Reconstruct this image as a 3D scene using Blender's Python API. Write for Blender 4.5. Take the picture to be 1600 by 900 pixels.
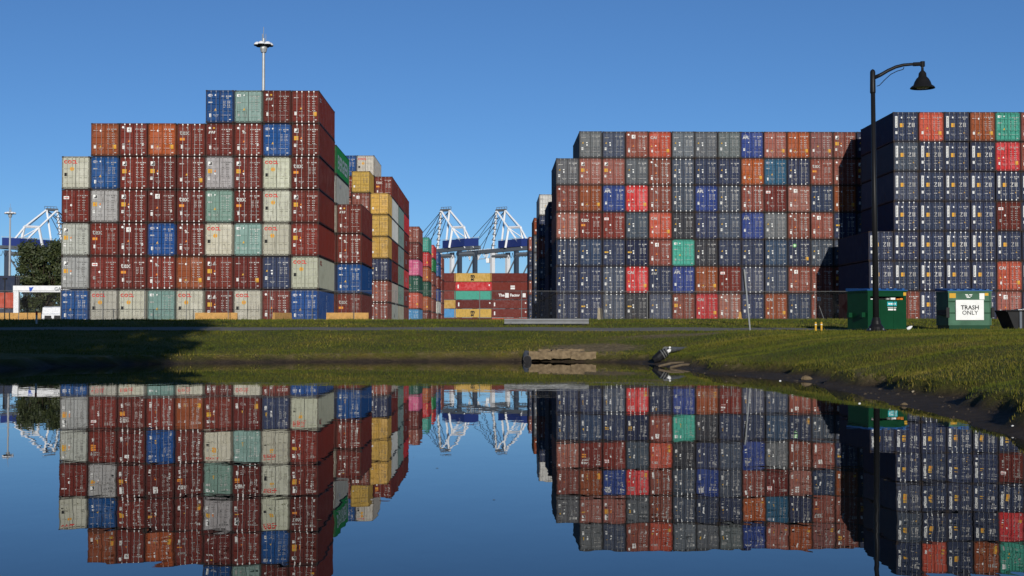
import bpy, math, random
import numpy as np
from mathutils import Vector, Matrix

for o in list(bpy.data.objects):
    bpy.data.objects.remove(o, do_unlink=True)
random.seed(7)
RNG = np.random.default_rng(11)
scene = bpy.context.scene
COL = scene.collection
R = math.radians

# ------------------------------------------------------------------ camera
F = 2222.0                      # focal length in photograph pixels (1600 wide)
CAM_H = 1.27
PITCH, YAW = R(1.62), R(0.773)
cd = bpy.data.cameras.new('camera')
cd.sensor_width = 36.0
cd.lens = 36.0 * F / 1600.0
cd.clip_start, cd.clip_end = 0.2, 6000
cam = bpy.data.objects.new('camera', cd)
COL.objects.link(cam)
cam.location = (0, 0, CAM_H)
cam.rotation_euler = (R(90) + PITCH, 0, -YAW)
scene.camera = cam

# ------------------------------------------------------------------ sky, sun, exposure
SUN_EL, SUN_AZ = 13.6, 6.5      # degrees; azimuth measured to the right of straight behind the camera
w = bpy.data.worlds.new('World')
scene.world = w
w.use_nodes = True
wn = w.node_tree
sky = wn.nodes.new('ShaderNodeTexSky')
sky.sky_type = 'NISHITA'
sky.sun_disc = False
sky.sun_elevation = R(SUN_EL)
sky.sun_rotation = R(180 - SUN_AZ)
sky.air_density, sky.dust_density, sky.ozone_density = 1.0, 0.0, 5.6
sky.altitude = 3000
bg = wn.nodes['Background']
bg.inputs['Strength'].default_value = 0.09
wn.links.new(sky.outputs[0], bg.inputs['Color'])
sl = bpy.data.lights.new('sun', 'SUN')
sl.energy = 4.2
sl.angle = R(0.5)
sl.color = (1.0, 0.95, 0.87)
sun = bpy.data.objects.new('sun', sl)
COL.objects.link(sun)
tos = Vector((math.sin(R(SUN_AZ)) * math.cos(R(SUN_EL)), -math.cos(R(SUN_AZ)) * math.cos(R(SUN_EL)), math.sin(R(SUN_EL))))
sun.rotation_euler = tos.to_track_quat('Z', 'Y').to_euler()
sun.location = (20, -60, 60)
vs = scene.view_settings
vs.view_transform = 'Standard'
vs.look = 'None'
vs.exposure = 0.0
vs.gamma = 1.0

# ------------------------------------------------------------------ helpers
CAMR = Matrix.Rotation(-YAW, 3, 'Z') @ Matrix.Rotation(R(90) + PITCH, 3, 'X')
def P(px, py, Y):
    """photograph pixel + distance along Y -> point"""
    d = CAMR @ Vector(((px - 800) / F, (450 - py) / F, -1))
    k = Y / d.y
    return Vector((d.x * k, Y, CAM_H + d.z * k))
def X(px, Y):
    return P(px, 513, Y).x
def Z(py, Y, px=800):
    return P(px, py, Y).z

MATS = {}
def nt_mat(name):
    m = bpy.data.materials.new(name)
    m.use_nodes = True
    MATS[name] = m
    return m, m.node_tree, m.node_tree.nodes['Principled BSDF']
def N(nt, t, **kw):
    n = nt.nodes.new(t)
    for k, v in kw.items():
        setattr(n, k, v)
    return n
def simple(name, col, rough=0.6, metal=0.0, var=0.18, scale=3.0, spec=0.12, bump=0.0):
    m, nt, b = nt_mat(name)
    tc = N(nt, 'ShaderNodeTexCoord')
    no = N(nt, 'ShaderNodeTexNoise')
    no.inputs['Scale'].default_value = scale
    no.inputs['Detail'].default_value = 6
    nt.links.new(tc.outputs['Object'], no.inputs['Vector'])
    mx = N(nt, 'ShaderNodeMix', data_type='RGBA')
    mx.inputs[6].default_value = [c * (1 - var) for c in col] + [1]
    mx.inputs[7].default_value = [min(1, c * (1 + var)) for c in col] + [1]
    nt.links.new(no.outputs['Fac'], mx.inputs[0])
    nt.links.new(mx.outputs[2], b.inputs['Base Color'])
    b.inputs['Roughness'].default_value = rough
    b.inputs['Metallic'].default_value = metal
    b.inputs['Specular IOR Level'].default_value = spec
    if bump:
        bp = N(nt, 'ShaderNodeBump')
        bp.inputs['Strength'].default_value = bump
        nt.links.new(no.outputs['Fac'], bp.inputs['Height'])
        nt.links.new(bp.outputs[0], b.inputs['Normal'])
    return m

# container paint: colour comes from the object, wear from noise
def paint_mat():
    m, nt, b = nt_mat('container_paint')
    oi = N(nt, 'ShaderNodeObjectInfo')
    tc = N(nt, 'ShaderNodeTexCoord')
    add = N(nt, 'ShaderNodeVectorMath', operation='MULTIPLY_ADD')
    sc = N(nt, 'ShaderNodeVectorMath', operation='SCALE')
    sc.inputs[0].default_value = (37, 53, 71)
    nt.links.new(oi.outputs['Random'], sc.inputs['Scale'])
    ad = N(nt, 'ShaderNodeVectorMath', operation='ADD')
    nt.links.new(tc.outputs['Object'], ad.inputs[0])
    nt.links.new(sc.outputs[0], ad.inputs[1])
    n1 = N(nt, 'ShaderNodeTexNoise'); n1.inputs['Scale'].default_value = 1.1; n1.inputs['Detail'].default_value = 5
    nt.links.new(ad.outputs[0], n1.inputs['Vector'])
    mp = N(nt, 'ShaderNodeMapping'); mp.inputs['Scale'].default_value = (9, 9, 0.9)
    nt.links.new(ad.outputs[0], mp.inputs['Vector'])
    n2 = N(nt, 'ShaderNodeTexNoise'); n2.inputs['Scale'].default_value = 1.0; n2.inputs['Detail'].default_value = 8
    nt.links.new(mp.outputs[0], n2.inputs['Vector'])
    wr = N(nt, 'ShaderNodeMapRange'); wr.inputs[3].default_value = 0.05; wr.inputs[4].default_value = 0.55
    nt.links.new(oi.outputs['Random'], wr.inputs[0])
    # chalky fading
    r1 = N(nt, 'ShaderNodeMapRange'); r1.inputs[1].default_value = 0.42; r1.inputs[2].default_value = 0.75
    r1.inputs[3].default_value = 0.0
    nt.links.new(wr.outputs[0], r1.inputs[4])
    nt.links.new(n1.outputs['Fac'], r1.inputs[0])
    hs = N(nt, 'ShaderNodeHueSaturation'); hs.inputs['Saturation'].default_value = 0.72; hs.inputs['Value'].default_value = 1.6
    nt.links.new(oi.outputs['Color'], hs.inputs['Color'])
    m1 = N(nt, 'ShaderNodeMix', data_type='RGBA')
    nt.links.new(r1.outputs[0], m1.inputs[0]); nt.links.new(oi.outputs['Color'], m1.inputs[6]); nt.links.new(hs.outputs[0], m1.inputs[7])
    # grime / rust streaks
    r2 = N(nt, 'ShaderNodeMapRange'); r2.inputs[1].default_value = 0.56; r2.inputs[2].default_value = 0.74
    r2.inputs[3].default_value = 0.0; r2.inputs[4].default_value = 0.7
    nt.links.new(n2.outputs['Fac'], r2.inputs[0])
    m2 = N(nt, 'ShaderNodeMix', data_type='RGBA'); m2.inputs[7].default_value = (0.055, 0.035, 0.025, 1)
    nt.links.new(r2.outputs[0], m2.inputs[0]); nt.links.new(m1.outputs[2], m2.inputs[6])
    nt.links.new(m2.outputs[2], b.inputs['Base Color'])
    b.inputs['Roughness'].default_value = 0.68
    b.inputs['Specular IOR Level'].default_value = 0.10
    return m
PAINT = paint_mat()
def print_mat():
    m, nt, b = nt_mat('print')
    oi = N(nt, 'ShaderNodeObjectInfo')
    nt.links.new(oi.outputs['Color'], b.inputs['Base Color'])
    b.inputs['Roughness'].default_value = 0.7
    b.inputs['Specular IOR Level'].default_value = 0.2
    return m
PRINT = print_mat()
YEL = simple('sticker_yellow', (0.56, 0.32, 0.035), 0.6)
ORG = simple('sticker_orange', (0.62, 0.19, 0.03), 0.6)
WHT = simple('sticker_white', (0.72, 0.72, 0.69), 0.6)
BLK = simple('sticker_black', (0.012, 0.012, 0.013), 0.6)
REDP = simple('print_red', (0.5, 0.03, 0.025), 0.6)
GRNP = simple('sticker_green', (0.16, 0.45, 0.14), 0.6)
GREY = simple('sticker_grey', (0.32, 0.31, 0.29), 0.6)
BLU = simple('sign_blue', (0.03, 0.09, 0.42), 0.5)
PSET = [PRINT, YEL, ORG, WHT, BLK, REDP, GRNP, GREY, BLU]
pPR, pY, pO, pW, pB, pR, pG, pGY, pBL = range(9)
CAST = simple('casting_steel', (0.035, 0.026, 0.022), 0.75)
GASK = simple('door_gasket', (0.012, 0.012, 0.012), 0.8)
GALV = simple('galvanised', (0.36, 0.37, 0.37), 0.45, 0.35)
STEELW = simple('white_steel', (0.70, 0.71, 0.72), 0.5)
STEELB = simple('crane_blue', (0.022, 0.040, 0.17), 0.5)
STEELG = simple('crane_grey', (0.12, 0.135, 0.155), 0.6)
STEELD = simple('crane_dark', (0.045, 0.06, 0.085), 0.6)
CABLE = simple('cable', (0.03, 0.035, 0.05), 0.6)
LAMPB = simple('lamp_black', (0.012, 0.012, 0.013), 0.38)
FENCE = simple('fence_wire', (0.16, 0.16, 0.155), 0.6)
RAIL = simple('rail_steel', (0.17, 0.175, 0.18), 0.5, 0.2, var=0.3)
GLASS = simple('lamp_glass', (0.35, 0.36, 0.36), 0.2)
CONC = simple('concrete', (0.33, 0.28, 0.20), 0.9, var=0.35, scale=5, bump=0.3)
STONE = simple('weathered_stone', (0.165, 0.122, 0.072), 0.9, var=0.9, scale=6.5, bump=0.4)
BARR = simple('barrier_yellow', (0.52, 0.29, 0.09), 0.85, var=0.45, scale=3, bump=0.15)
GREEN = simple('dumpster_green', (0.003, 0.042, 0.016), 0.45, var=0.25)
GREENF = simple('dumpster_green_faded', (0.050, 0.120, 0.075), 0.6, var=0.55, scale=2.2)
BLUELID = simple('lid_blue', (0.02, 0.09, 0.26), 0.5)
BLACKP = simple('black_steel', (0.016, 0.016, 0.017), 0.55, var=0.4)
PIPE = simple('black_plastic', (0.012, 0.012, 0.014), 0.45)
PIPEG = simple('grey_plastic', (0.12, 0.122, 0.12), 0.6)
DRIFT = simple('driftwood', (0.14, 0.108, 0.07), 0.9, var=0.5, scale=6)
ASPH = simple('asphalt', (0.19, 0.178, 0.15), 0.95, var=0.2, scale=6)
BARK = simple('bark', (0.045, 0.033, 0.024), 0.95, var=0.4, scale=8, bump=0.4)
WINDOW = simple('dark_glass', (0.015, 0.018, 0.022), 0.12)

class MB:
    def __init__(s):
        s.v, s.f, s.m = [], [], []
    def poly(s, pts, mat=0):
        i = len(s.v); s.v += [tuple(p) for p in pts]; s.f.append(tuple(range(i, i + len(pts)))); s.m.append(mat)
    def hexa(s, p, mat=0):      # 8 points: bottom 4 ccw, top 4 ccw
        i = len(s.v); s.v += [tuple(q) for q in p]
        for f in ((3, 2, 1, 0), (4, 5, 6, 7), (0, 1, 5, 4), (1, 2, 6, 5), (2, 3, 7, 6), (3, 0, 4, 7)):
            s.f.append(tuple(i + k for k in f)); s.m.append(mat)
    def box(s, x0, x1, y0, y1, z0, z1, mat=0):
        s.hexa([(x0, y0, z0), (x1, y0, z0), (x1, y1, z0), (x0, y1, z0), (x0, y0, z1), (x1, y0, z1), (x1, y1, z1), (x0, y1, z1)], mat)
    def tube(s, pts, rad, n=8, mat=0, caps=True):
        pts = [Vector(p) for p in pts]
        if not hasattr(rad, '__len__'): rad = [rad] * len(pts)
        i0 = len(s.v)
        for k, p in enumerate(pts):
            a = pts[max(0, k - 1)]; b = pts[min(len(pts) - 1, k + 1)]
            d = (b - a).normalized()
            u = d.cross(Vector((0, 0, 1)))
            if u.length < 1e-4: u = Vector((1, 0, 0))
            u.normalize(); v = u.cross(d)
            for q in range(n):
                t = 2 * math.pi * q / n
                s.v.append(tuple(p + (u * math.cos(t) + v * math.sin(t)) * rad[k]))
        for k in range(len(pts) - 1):
            for q in range(n):
                a = i0 + k * n + q; b = i0 + k * n + (q + 1) % n
                s.f.append((a, a + n, b + n, b)); s.m.append(mat)
        if caps:
            s.f.append(tuple(i0 + q for q in range(n))); s.m.append(mat)
            e = i0 + (len(pts) - 1) * n
            s.f.append(tuple(e + n - 1 - q for q in range(n))); s.m.append(mat)
    def bar(s, a, b, wd, mat=0):
        s.tube([a, b], wd * 0.7071, 4, mat)
    def lathe(s, prof, c=(0, 0, 0), n=20, mat=0):
        i0 = len(s.v)
        for r, z in prof:
            for q in range(n):
                t = 2 * math.pi * q / n
                s.v.append((c[0] + r * math.cos(t), c[1] + r * math.sin(t), c[2] + z))
        for k in range(len(prof) - 1):
            for q in range(n):
                a = i0 + k * n + q; b = i0 + k * n + (q + 1) % n
                s.f.append((a, b, b + n, a + n)); s.m.append(mat)
    def disc(s, x, z, r, mat=0, y=-0.006, n=10):
        s.poly([(x + r * math.cos(-2 * math.pi * q / n), y, z - r * math.sin(-2 * math.pi * q / n) * -1) for q in range(n)], mat)
    def rect(s, x0, x1, z0, z1, mat=0, y=-0.006):
        s.poly([(x0, y, z0), (x1, y, z0), (x1, y, z1), (x0, y, z1)], mat)
    def tri(s, x, z, r, mat=0, y=-0.006, up=True):
        k = 1 if up else -1
        s.poly([(x - r, y, z - k * r * .8), (x + r, y, z - k * r * .8), (x, y, z + k * r)][::k], mat)
    def text(s, body, fn, size=1.0, mat=0, off=0.0, shear=0.0, align='LEFT'):
        cu = bpy.data.curves.new('t', 'FONT')
        cu.body = body; cu.size = size; cu.resolution_u = 2; cu.offset = off; cu.shear = shear; cu.align_x = align
        ob = bpy.data.objects.new('t', cu)
        me = bpy.data.meshes.new_from_object(ob)
        i = len(s.v)
        s.v += [tuple(fn(v.co.x, v.co.y)) for v in me.vertices]
        for p in me.polygons:
            s.f.append(tuple(i + k for k in p.vertices)); s.m.append(mat)
        bpy.data.objects.remove(ob); bpy.data.curves.remove(cu); bpy.data.meshes.remove(me)
    def mesh(s, name, mats, smooth=False):
        me = bpy.data.meshes.new(name)
        me.from_pydata(s.v, [], s.f)
        if not isinstance(mats, (list, tuple)): mats = [mats]
        for m in mats: me.materials.append(m)
        me.polygons.foreach_set('material_index', s.m)
        if smooth: me.polygons.foreach_set('use_smooth', [True] * len(s.f))
        me.update()
        return me
    def build(s, name, mats, parent=None, loc=(0, 0, 0), rz=0.0, smooth=False):
        return obj(name, s.mesh(name, mats, smooth), parent, loc, rz)
def obj(name, me, parent=None, loc=(0, 0, 0), rz=0.0, color=None):
    o = bpy.data.objects.new(name, me)
    COL.objects.link(o)
    o.location = loc
    o.rotation_euler = (0, 0, rz)
    if parent is not None: o.parent = parent
    if color is not None: o.color = (color[0], color[1], color[2], 1)
    return o
LABELS = {}
def tag(o, label, cat, group=None):
    o['label'] = label; o['category'] = cat
    if group: o['group'] = group
    n = len(label.split())
    if n < 4 or n > 16: print('LABEL LENGTH', n, label)
    if label in LABELS: print('LABEL TWICE', label)
    LABELS[label] = 1
    return o
def thing(name, label, cat, loc=(0, 0, 0), rz=0.0, group=None):
    return tag(obj(name, None, None, loc, rz), label, cat, group)
def structure(o):
    o['kind'] = 'structure'; return o

# ------------------------------------------------------------------ terrain
POND = np.array([(-8.5, 2.5), (-9.5, 12), (-12.5, 24), (-15.2, 36), (-15.3, 43), (-14.4, 47), (-12.7, 49.6), (-10.4, 52.3), (-6.5, 53.6), (-1.7, 54.2), (1.5, 54.2), (4.6, 53.4), (5.5, 50.5), (5.6, 46), (5.9, 40.5), (6.8, 35.8), (7.3, 33), (7.2, 29.5), (6.7, 25.5), (6.65, 22.5), (6.5, 20.5), (6.25, 18.8), (6.1, 17.0), (5.9, 15.5), (5.6, 11), (5.2, 2.5)])
def sdist(x, y):
    """signed distance to the pond edge, positive on land"""
    x = np.asarray(x, float); y = np.asarray(y, float)
    d = np.full(x.shape, 1e9); ins = np.zeros(x.shape, bool)
    n = len(POND)
    for i in range(n):
        ax, ay = POND[i]; bx, by = POND[(i + 1) % n]
        ex, ey = bx - ax, by - ay
        t = np.clip(((x - ax) * ex + (y - ay) * ey) / (ex * ex + ey * ey), 0, 1)
        d = np.minimum(d, np.hypot(x - ax - t * ex, y - ay - t * ey))
        c = ((ay > y) != (by > y)) & (x < (bx - ax) * (y - ay) / (by - ay + 1e-12) + ax)
        ins ^= c
    return np.where(ins, -d, d)
def sst(a, b, t):
    t = np.clip((t - a) / (b - a), 0, 1)
    return t * t * (3 - 2 * t)
def wob(x, y):
    return (np.sin(x * 1.9 + 1.3 * np.sin(y * 0.9)) * 0.5 + np.sin(y * 2.3 + x * 0.7) * 0.5 + np.sin(x * 4.7 - y * 3.9) * 0.3 + np.sin(y * 6.1 + 2.0 * np.sin(x * 3.1)) * 0.22)
def mudw(x, y):
    right = sst(3.5, 6.5, x) * (1 - sst(50, 54, y))
    return 0.28 + right * (0.62 + 0.40 * np.sin(y * 0.55 + 0.6) + 0.3 * np.sin(y * 1.35))
def zfun(x, y):
    x = np.asarray(x, float); y = np.asarray(y, float)
    d = sdist(x, y) + 0.10 * wob(x, y)
    mw = mudw(x, y)
    base = np.where(d < 0, np.maximum(d * 0.3, -0.9), 0.08 * np.minimum(d / mw, 1))
    step = 0.20 * sst(0, 0.22, d - mw + 0.12 * wob(x * 1.7, y * 1.7))
    far = np.interp(y, [54, 63, 64, 67.5, 74.5, 80, 118.5], [0, 0.83, 0.88, 1.02, 1.38, 1.44, 1.46])
    right = 0.92 * (1 - np.exp(-np.clip(d - mw, 0, 60) / 3.6)) + np.interp(y, [63.5, 76], [0, 0.52])
    left = 0.03 * np.clip(d, 0, 30)
    k = sst(3.5, 11, x)
    kl = 1 - sst(-17, -12, x)
    land = far * (1 - k) + right * k
    land = np.where(y < 54, np.maximum(land, left * (kl > 0)), land)
    z = base + step + np.clip(land, 0, 1.7) * sst(0, 0.6, d)
    yard = 1.74 + 0.36 * sst(-6, 8, x)
    z = np.where(y > 118.5, z + (yard - z) * sst(118.5, 123, y), z)
    z = z + np.where((d > 0.5) & (y < 117), 0.018 * wob(x * 0.6, y * 0.5) * sst(0.5, 2, d), 0)
    return z
def zg(x, y):
    return float(zfun(np.array([x]), np.array([y]))[0])
def axis(parts):
    out = []
    for a, b, st in parts:
        out += list(np.arange(a, b, st))
    out.append(parts[-1][1])
    return np.array(out)
gx = axis([(-2500, -300, 220), (-300, -60, 24), (-60, -20, 2.0), (-20, 4, 0.6), (4, 12, 0.16), (12, 30, 0.5), (30, 60, 2), (60, 300, 24), (300, 2500, 220)])
gy = axis([(-300, -20, 35), (-20, 2, 2), (2, 14, 0.5), (14, 50, 0.25), (50, 58, 0.15), (58, 82, 0.4), (82, 126, 1.5), (126, 320, 16), (320, 4200, 260)])
GX, GY = np.meshgrid(gx, gy)
GZ = zfun(GX, GY)
nx, ny = len(gx), len(gy)
idx = np.arange(nx * ny).reshape(ny, nx)
quads = np.stack([idx[:-1, :-1], idx[:-1, 1:], idx[1:, 1:], idx[1:, :-1]], -1).reshape(-1, 4)
gm = bpy.data.meshes.new('ground')
gm.vertices.add(nx * ny)
gm.vertices.foreach_set('co', np.stack([GX, GY, GZ], -1).reshape(-1).astype(np.float32))
gm.loops.add(quads.size); gm.loops.foreach_set('vertex_index', quads.reshape(-1).astype(np.int32))
gm.polygons.add(len(quads)); gm.polygons.foreach_set('loop_start', (np.arange(len(quads)) * 4).astype(np.int32))
gm.polygons.foreach_set('use_smooth', np.ones(len(quads), bool))
gm.update(calc_edges=True)
GD = sdist(GX, GY) + 0.10 * wob(GX, GY)
mud = 1 - sst(-0.05, 0.25, GD - mudw(GX, GY) + 0.12 * wob(GX * 1.7, GY * 1.7))
yardm = sst(118.6, 119.6, GY)
dry = np.exp(-(((GX - 4.0) / 2.2) ** 2 + ((GY - 56.3) / 1.7) ** 2)) + 0.8 * np.exp(-(((GX - 8.0) / 3.5) ** 2 + ((GY - 60) / 1.6) ** 2)) + 0.45 * np.exp(-((GD - 0.7) / 0.5) ** 2)
for nm, arr in (('mud', mud), ('yard', yardm), ('dry', np.clip(dry, 0, 1))):
    at = gm.attributes.new(nm, 'FLOAT', 'POINT'); at.data.foreach_set('value', arr.reshape(-1).astype(np.float32))
def ground_mat():
    m, nt, b = nt_mat('ground_grass')
    tc = N(nt, 'ShaderNodeTexCoord')
    def noise(scale, detail=6, rough=0.6):
        n = N(nt, 'ShaderNodeTexNoise'); n.inputs['Scale'].default_value = scale; n.inputs['Detail'].default_value = detail; n.inputs['Roughness'].default_value = rough
        nt.links.new(tc.outputs['Object'], n.inputs['Vector']); return n.outputs['Fac']
    def ramp(fac, stops):
        r = N(nt, 'ShaderNodeValToRGB'); nt.links.new(fac, r.inputs[0])
        e = r.color_ramp.elements
        while len(e) < len(stops): e.new(0.5)
        for q, (p, c) in zip(e, stops): q.position = p; q.color = (*c, 1)
        return r.outputs[0]
    def mix(f, a, c):
        mx = N(nt, 'ShaderNodeMix', data_type='RGBA'); nt.links.new(f, mx.inputs[0]); nt.links.new(a, mx.inputs[6]); nt.links.new(c, mx.inputs[7]); return mx.outputs[2]
    def attr(nm):
        a = N(nt, 'ShaderNodeAttribute'); a.attribute_name = nm; return a.outputs['Fac']
    grass = ramp(noise(0.45, 9, 0.72), [(0.30, (0.055, 0.070, 0.006)), (0.5, (0.105, 0.105, 0.010)), (0.68, (0.18, 0.130, 0.022))])
    mudc = ramp(noise(3.0, 8, 0.7), [(0.3, (0.024, 0.017, 0.011)), (0.7, (0.075, 0.052, 0.032))])
    yardc = ramp(noise(0.8, 6), [(0.3, (0.10, 0.10, 0.095)), (0.7, (0.17, 0.165, 0.15))])
    dryc = ramp(noise(5.0, 8, 0.75), [(0.35, (0.06, 0.045, 0.02)), (0.5, (0.22, 0.16, 0.075)), (0.7, (0.36, 0.28, 0.15))])
    ad = N(nt, 'ShaderNodeMath', operation='MULTIPLY_ADD'); ad.inputs[1].default_value = 1.0
    nt.links.new(attr('dry'), ad.inputs[0])
    sub = N(nt, 'ShaderNodeMath', operation='SUBTRACT'); nt.links.new(noise(2.2), sub.inputs[0]); sub.inputs[1].default_value = 0.5
    nt.links.new(sub.outputs[0], ad.inputs[2])
    dm = N(nt, 'ShaderNodeMapRange'); dm.inputs[1].default_value = 0.3; dm.inputs[2].default_value = 0.65; nt.links.new(ad.outputs[0], dm.inputs[0])
    c = mix(dm.outputs[0], grass, dryc)
    c = mix(attr('mud'), c, mudc)
    c = mix(attr('yard'), c, yardc)
    nt.links.new(c, b.inputs['Base Color'])
    rr = N(nt, 'ShaderNodeMapRange'); rr.inputs[3].default_value = 0.95; rr.inputs[4].default_value = 0.85; nt.links.new(attr('mud'), rr.inputs[0])
    nt.links.new(rr.outputs[0], b.inputs['Roughness'])
    b.inputs['Specular IOR Level'].default_value = 0.25
    bp = N(nt, 'ShaderNodeBump'); bp.inputs['Strength'].default_value = 0.9; bp.inputs['Distance'].default_value = 0.12
    nt.links.new(noise(7.0, 8, 0.75), bp.inputs['Height']); nt.links.new(bp.outputs[0], b.inputs['Normal'])
    return m
gm.materials.append(ground_mat())
structure(obj('ground', gm))

# water
def water_mat():
    m, nt, b = nt_mat('pond_water')
    b.inputs['Base Color'].default_value = (0.006, 0.009, 0.010, 1)
    b.inputs['Roughness'].default_value = 0.0
    b.inputs['IOR'].default_value = 1.25
    b.inputs['Specular IOR Level'].default_value = 0.5
    tc = N(nt, 'ShaderNodeTexCoord')
    mp = N(nt, 'ShaderNodeMapping'); mp.inputs['Scale'].default_value = (1.0, 0.55, 1.0)
    nt.links.new(tc.outputs['Object'], mp.inputs['Vector'])
    n1 = N(nt, 'ShaderNodeTexNoise'); n1.inputs['Scale'].default_value = 1.6; n1.inputs['Detail'].default_value = 3; n1.inputs['Roughness'].default_value = 0.5
    nt.links.new(mp.outputs[0], n1.inputs['Vector'])
    bp = N(nt, 'ShaderNodeBump'); bp.inputs['Strength'].default_value = 1.0; bp.inputs['Distance'].default_value = 0.0013
    nt.links.new(n1.outputs['Fac'], bp.inputs['Height']); nt.links.new(bp.outputs[0], b.inputs['Normal'])
    return m
mb = MB(); mb.poly([(-40, -8, 0), (14, -8, 0), (14, 60, 0), (-40, 60, 0)])
structure(mb.build('pond_water', water_mat()))

# path across the grass
road = [(-140, 66.2), (-40, 66), (-5, 65.8), (6, 65.2), (12, 64.2), (17, 62.6), (22, 60.8), (28, 59.6), (40, 59), (70, 58.6)]
pts = []
for i in range(len(road) - 1):
    p0, p1, p2, p3 = [Vector(road[max(0, min(len(road) - 1, i + k))]) for k in (-1, 0, 1, 2)]
    nseg = max(2, int((p2 - p1).length / 1.2))
    for k in range(nseg):
        t = k / nseg
        pts.append(0.5 * ((2 * p1) + (p2 - p0) * t + (2 * p0 - 5 * p1 + 4 * p2 - p3) * t * t + (3 * p1 - p0 - 3 * p2 + p3) * t ** 3))
mb = MB(); rows = []
for i, p in enumerate(pts):
    t = (pts[min(i + 1, len(pts) - 1)] - pts[max(i - 1, 0)]).normalized(); n = Vector((-t.y, t.x))
    wd = 1.75
    row = []
    for k in range(7):
        q = p + n * (wd * (k / 3 - 1) + (0.12 * math.sin(i * 1.7) if k in (0, 6) else 0))
        row.append(len(mb.v)); mb.v.append((q.x, q.y, zg(q.x, q.y) + (0.035 if 0 < k < 6 else 0.01)))
    rows.append(row)
for a, b_ in zip(rows[:-1], rows[1:]):
    for k in range(6):
        mb.f.append((a[k], b_[k], b_[k + 1], a[k + 1])); mb.m.append(0)
structure(mb.build('path', ASPH))

# ------------------------------------------------------------------ grass blades (uncountable)
def grass_mat():
    m, nt, b = nt_mat('grass_blades')
    a = N(nt, 'ShaderNodeAttribute'); a.attribute_name = 'tone'
    r = N(nt, 'ShaderNodeValToRGB'); nt.links.new(a.outputs['Fac'], r.inputs[0])
    e = r.color_ramp.elements
    e.new(0.5); e.new(0.8)
    for q, (p, c) in zip(e, [(0, (0.036, 0.056, 0.004)), (0.45, (0.078, 0.090, 0.007)), (0.78, (0.13, 0.112, 0.012)), (1.0, (0.22, 0.165, 0.045))]):
        q.position = p; q.color = (*c, 1)
    nt.links.new(r.outputs[0], b.inputs['Base Color'])
    b.inputs['Roughness'].default_value = 0.7
    b.inputs['Specular IOR Level'].default_value = 0.2
    return m
def blades(name, n, x0, x1, y0, y1, h0, h1, wd, label, keep):
    x = RNG.uniform(x0, x1, n); y = RNG.uniform(y0, y1, n)
    d = sdist(x, y) + 0.10 * wob(x, y)
    e = d - mudw(x, y) + 0.12 * wob(x * 1.7, y * 1.7)
    ok = (e > 0.05) & keep(x, y)
    x, y, e = x[ok], y[ok], e[ok]; n = len(x)
    z = zfun(x, y)
    a = RNG.uniform(0, 2 * np.pi, n)
    h = RNG.uniform(h0, h1, n) * (1 + 0.5 * np.clip(wob(x * 0.8, y * 0.8), -0.5, 1)) * np.where(e < 0.45, 1 + RNG.random(n) ** 4 * 1.5, 1 + RNG.random(n) ** 12 * 1.5)
    ww = wd * RNG.uniform(0.6, 1.4, n)
    lean = RNG.uniform(0.1, 0.8, n) * h; la = RNG.uniform(0, 2 * np.pi, n)
    dx, dy = np.cos(a) * ww / 2, np.sin(a) * ww / 2
    v = np.empty((n, 3, 3), np.float32)
    v[:, 0] = np.stack([x - dx, y - dy, z - 0.02], -1)
    v[:, 1] = np.stack([x + dx, y + dy, z - 0.02], -1)
    v[:, 2] = np.stack([x + np.cos(la) * lean, y + np.sin(la) * lean, z + h], -1)
    me = bpy.data.meshes.new(name)
    me.vertices.add(3 * n); me.vertices.foreach_set('co', v.reshape(-1))
    me.loops.add(3 * n); me.loops.foreach_set('vertex_index', np.arange(3 * n, dtype=np.int32))
    me.polygons.add(n); me.polygons.foreach_set('loop_start', np.arange(n, dtype=np.int32) * 3)
    me.update(calc_edges=True)
    tone = np.clip(0.45 + 0.22 * wob(x * 0.35, y * 0.3) + RNG.normal(0, 0.16, n) + np.where(e < 0.8, 0.15, 0), 0, 1)
    at = me.attributes.new('tone', 'FLOAT', 'POINT'); at.data.foreach_set('value', np.repeat(tone, 3).astype(np.float32))
    me.materials.append(GRASSM)
    o = obj(name, me)
    o['kind'] = 'stuff'; o['label'] = label; o['category'] = 'grass'
    return o
GRASSM = grass_mat()
def noroad(x, y):
    ok = np.ones(x.shape, bool)
    for p in pts[::2]:
        ok &= np.hypot(x - p.x, y - p.y) > 1.85
    return ok & (((x - 4.0) / 2.0) ** 2 + ((y - 56.2) / 1.8) ** 2 > RNG.uniform(.5, 1.3, x.shape)) & (((x - 8.0) / 3.0) ** 2 + ((y - 60) / 1.0) ** 2 > RNG.uniform(.2, 1.3, x.shape))
blades('grass', 260000, 5.5, 20, 13, 54, 0.018, 0.055, 0.014, 'short green lawn grass on the bank right of the pond', noroad)
blades('grass', 120000, -26, 26, 50, 67, 0.02, 0.06, 0.032, 'olive green grass on the slope between pond and path', noroad)
blades('grass', 60000, -30, 30, 66, 82, 0.03, 0.08, 0.04, 'strip of brighter green grass between path and fence', noroad)

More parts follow.
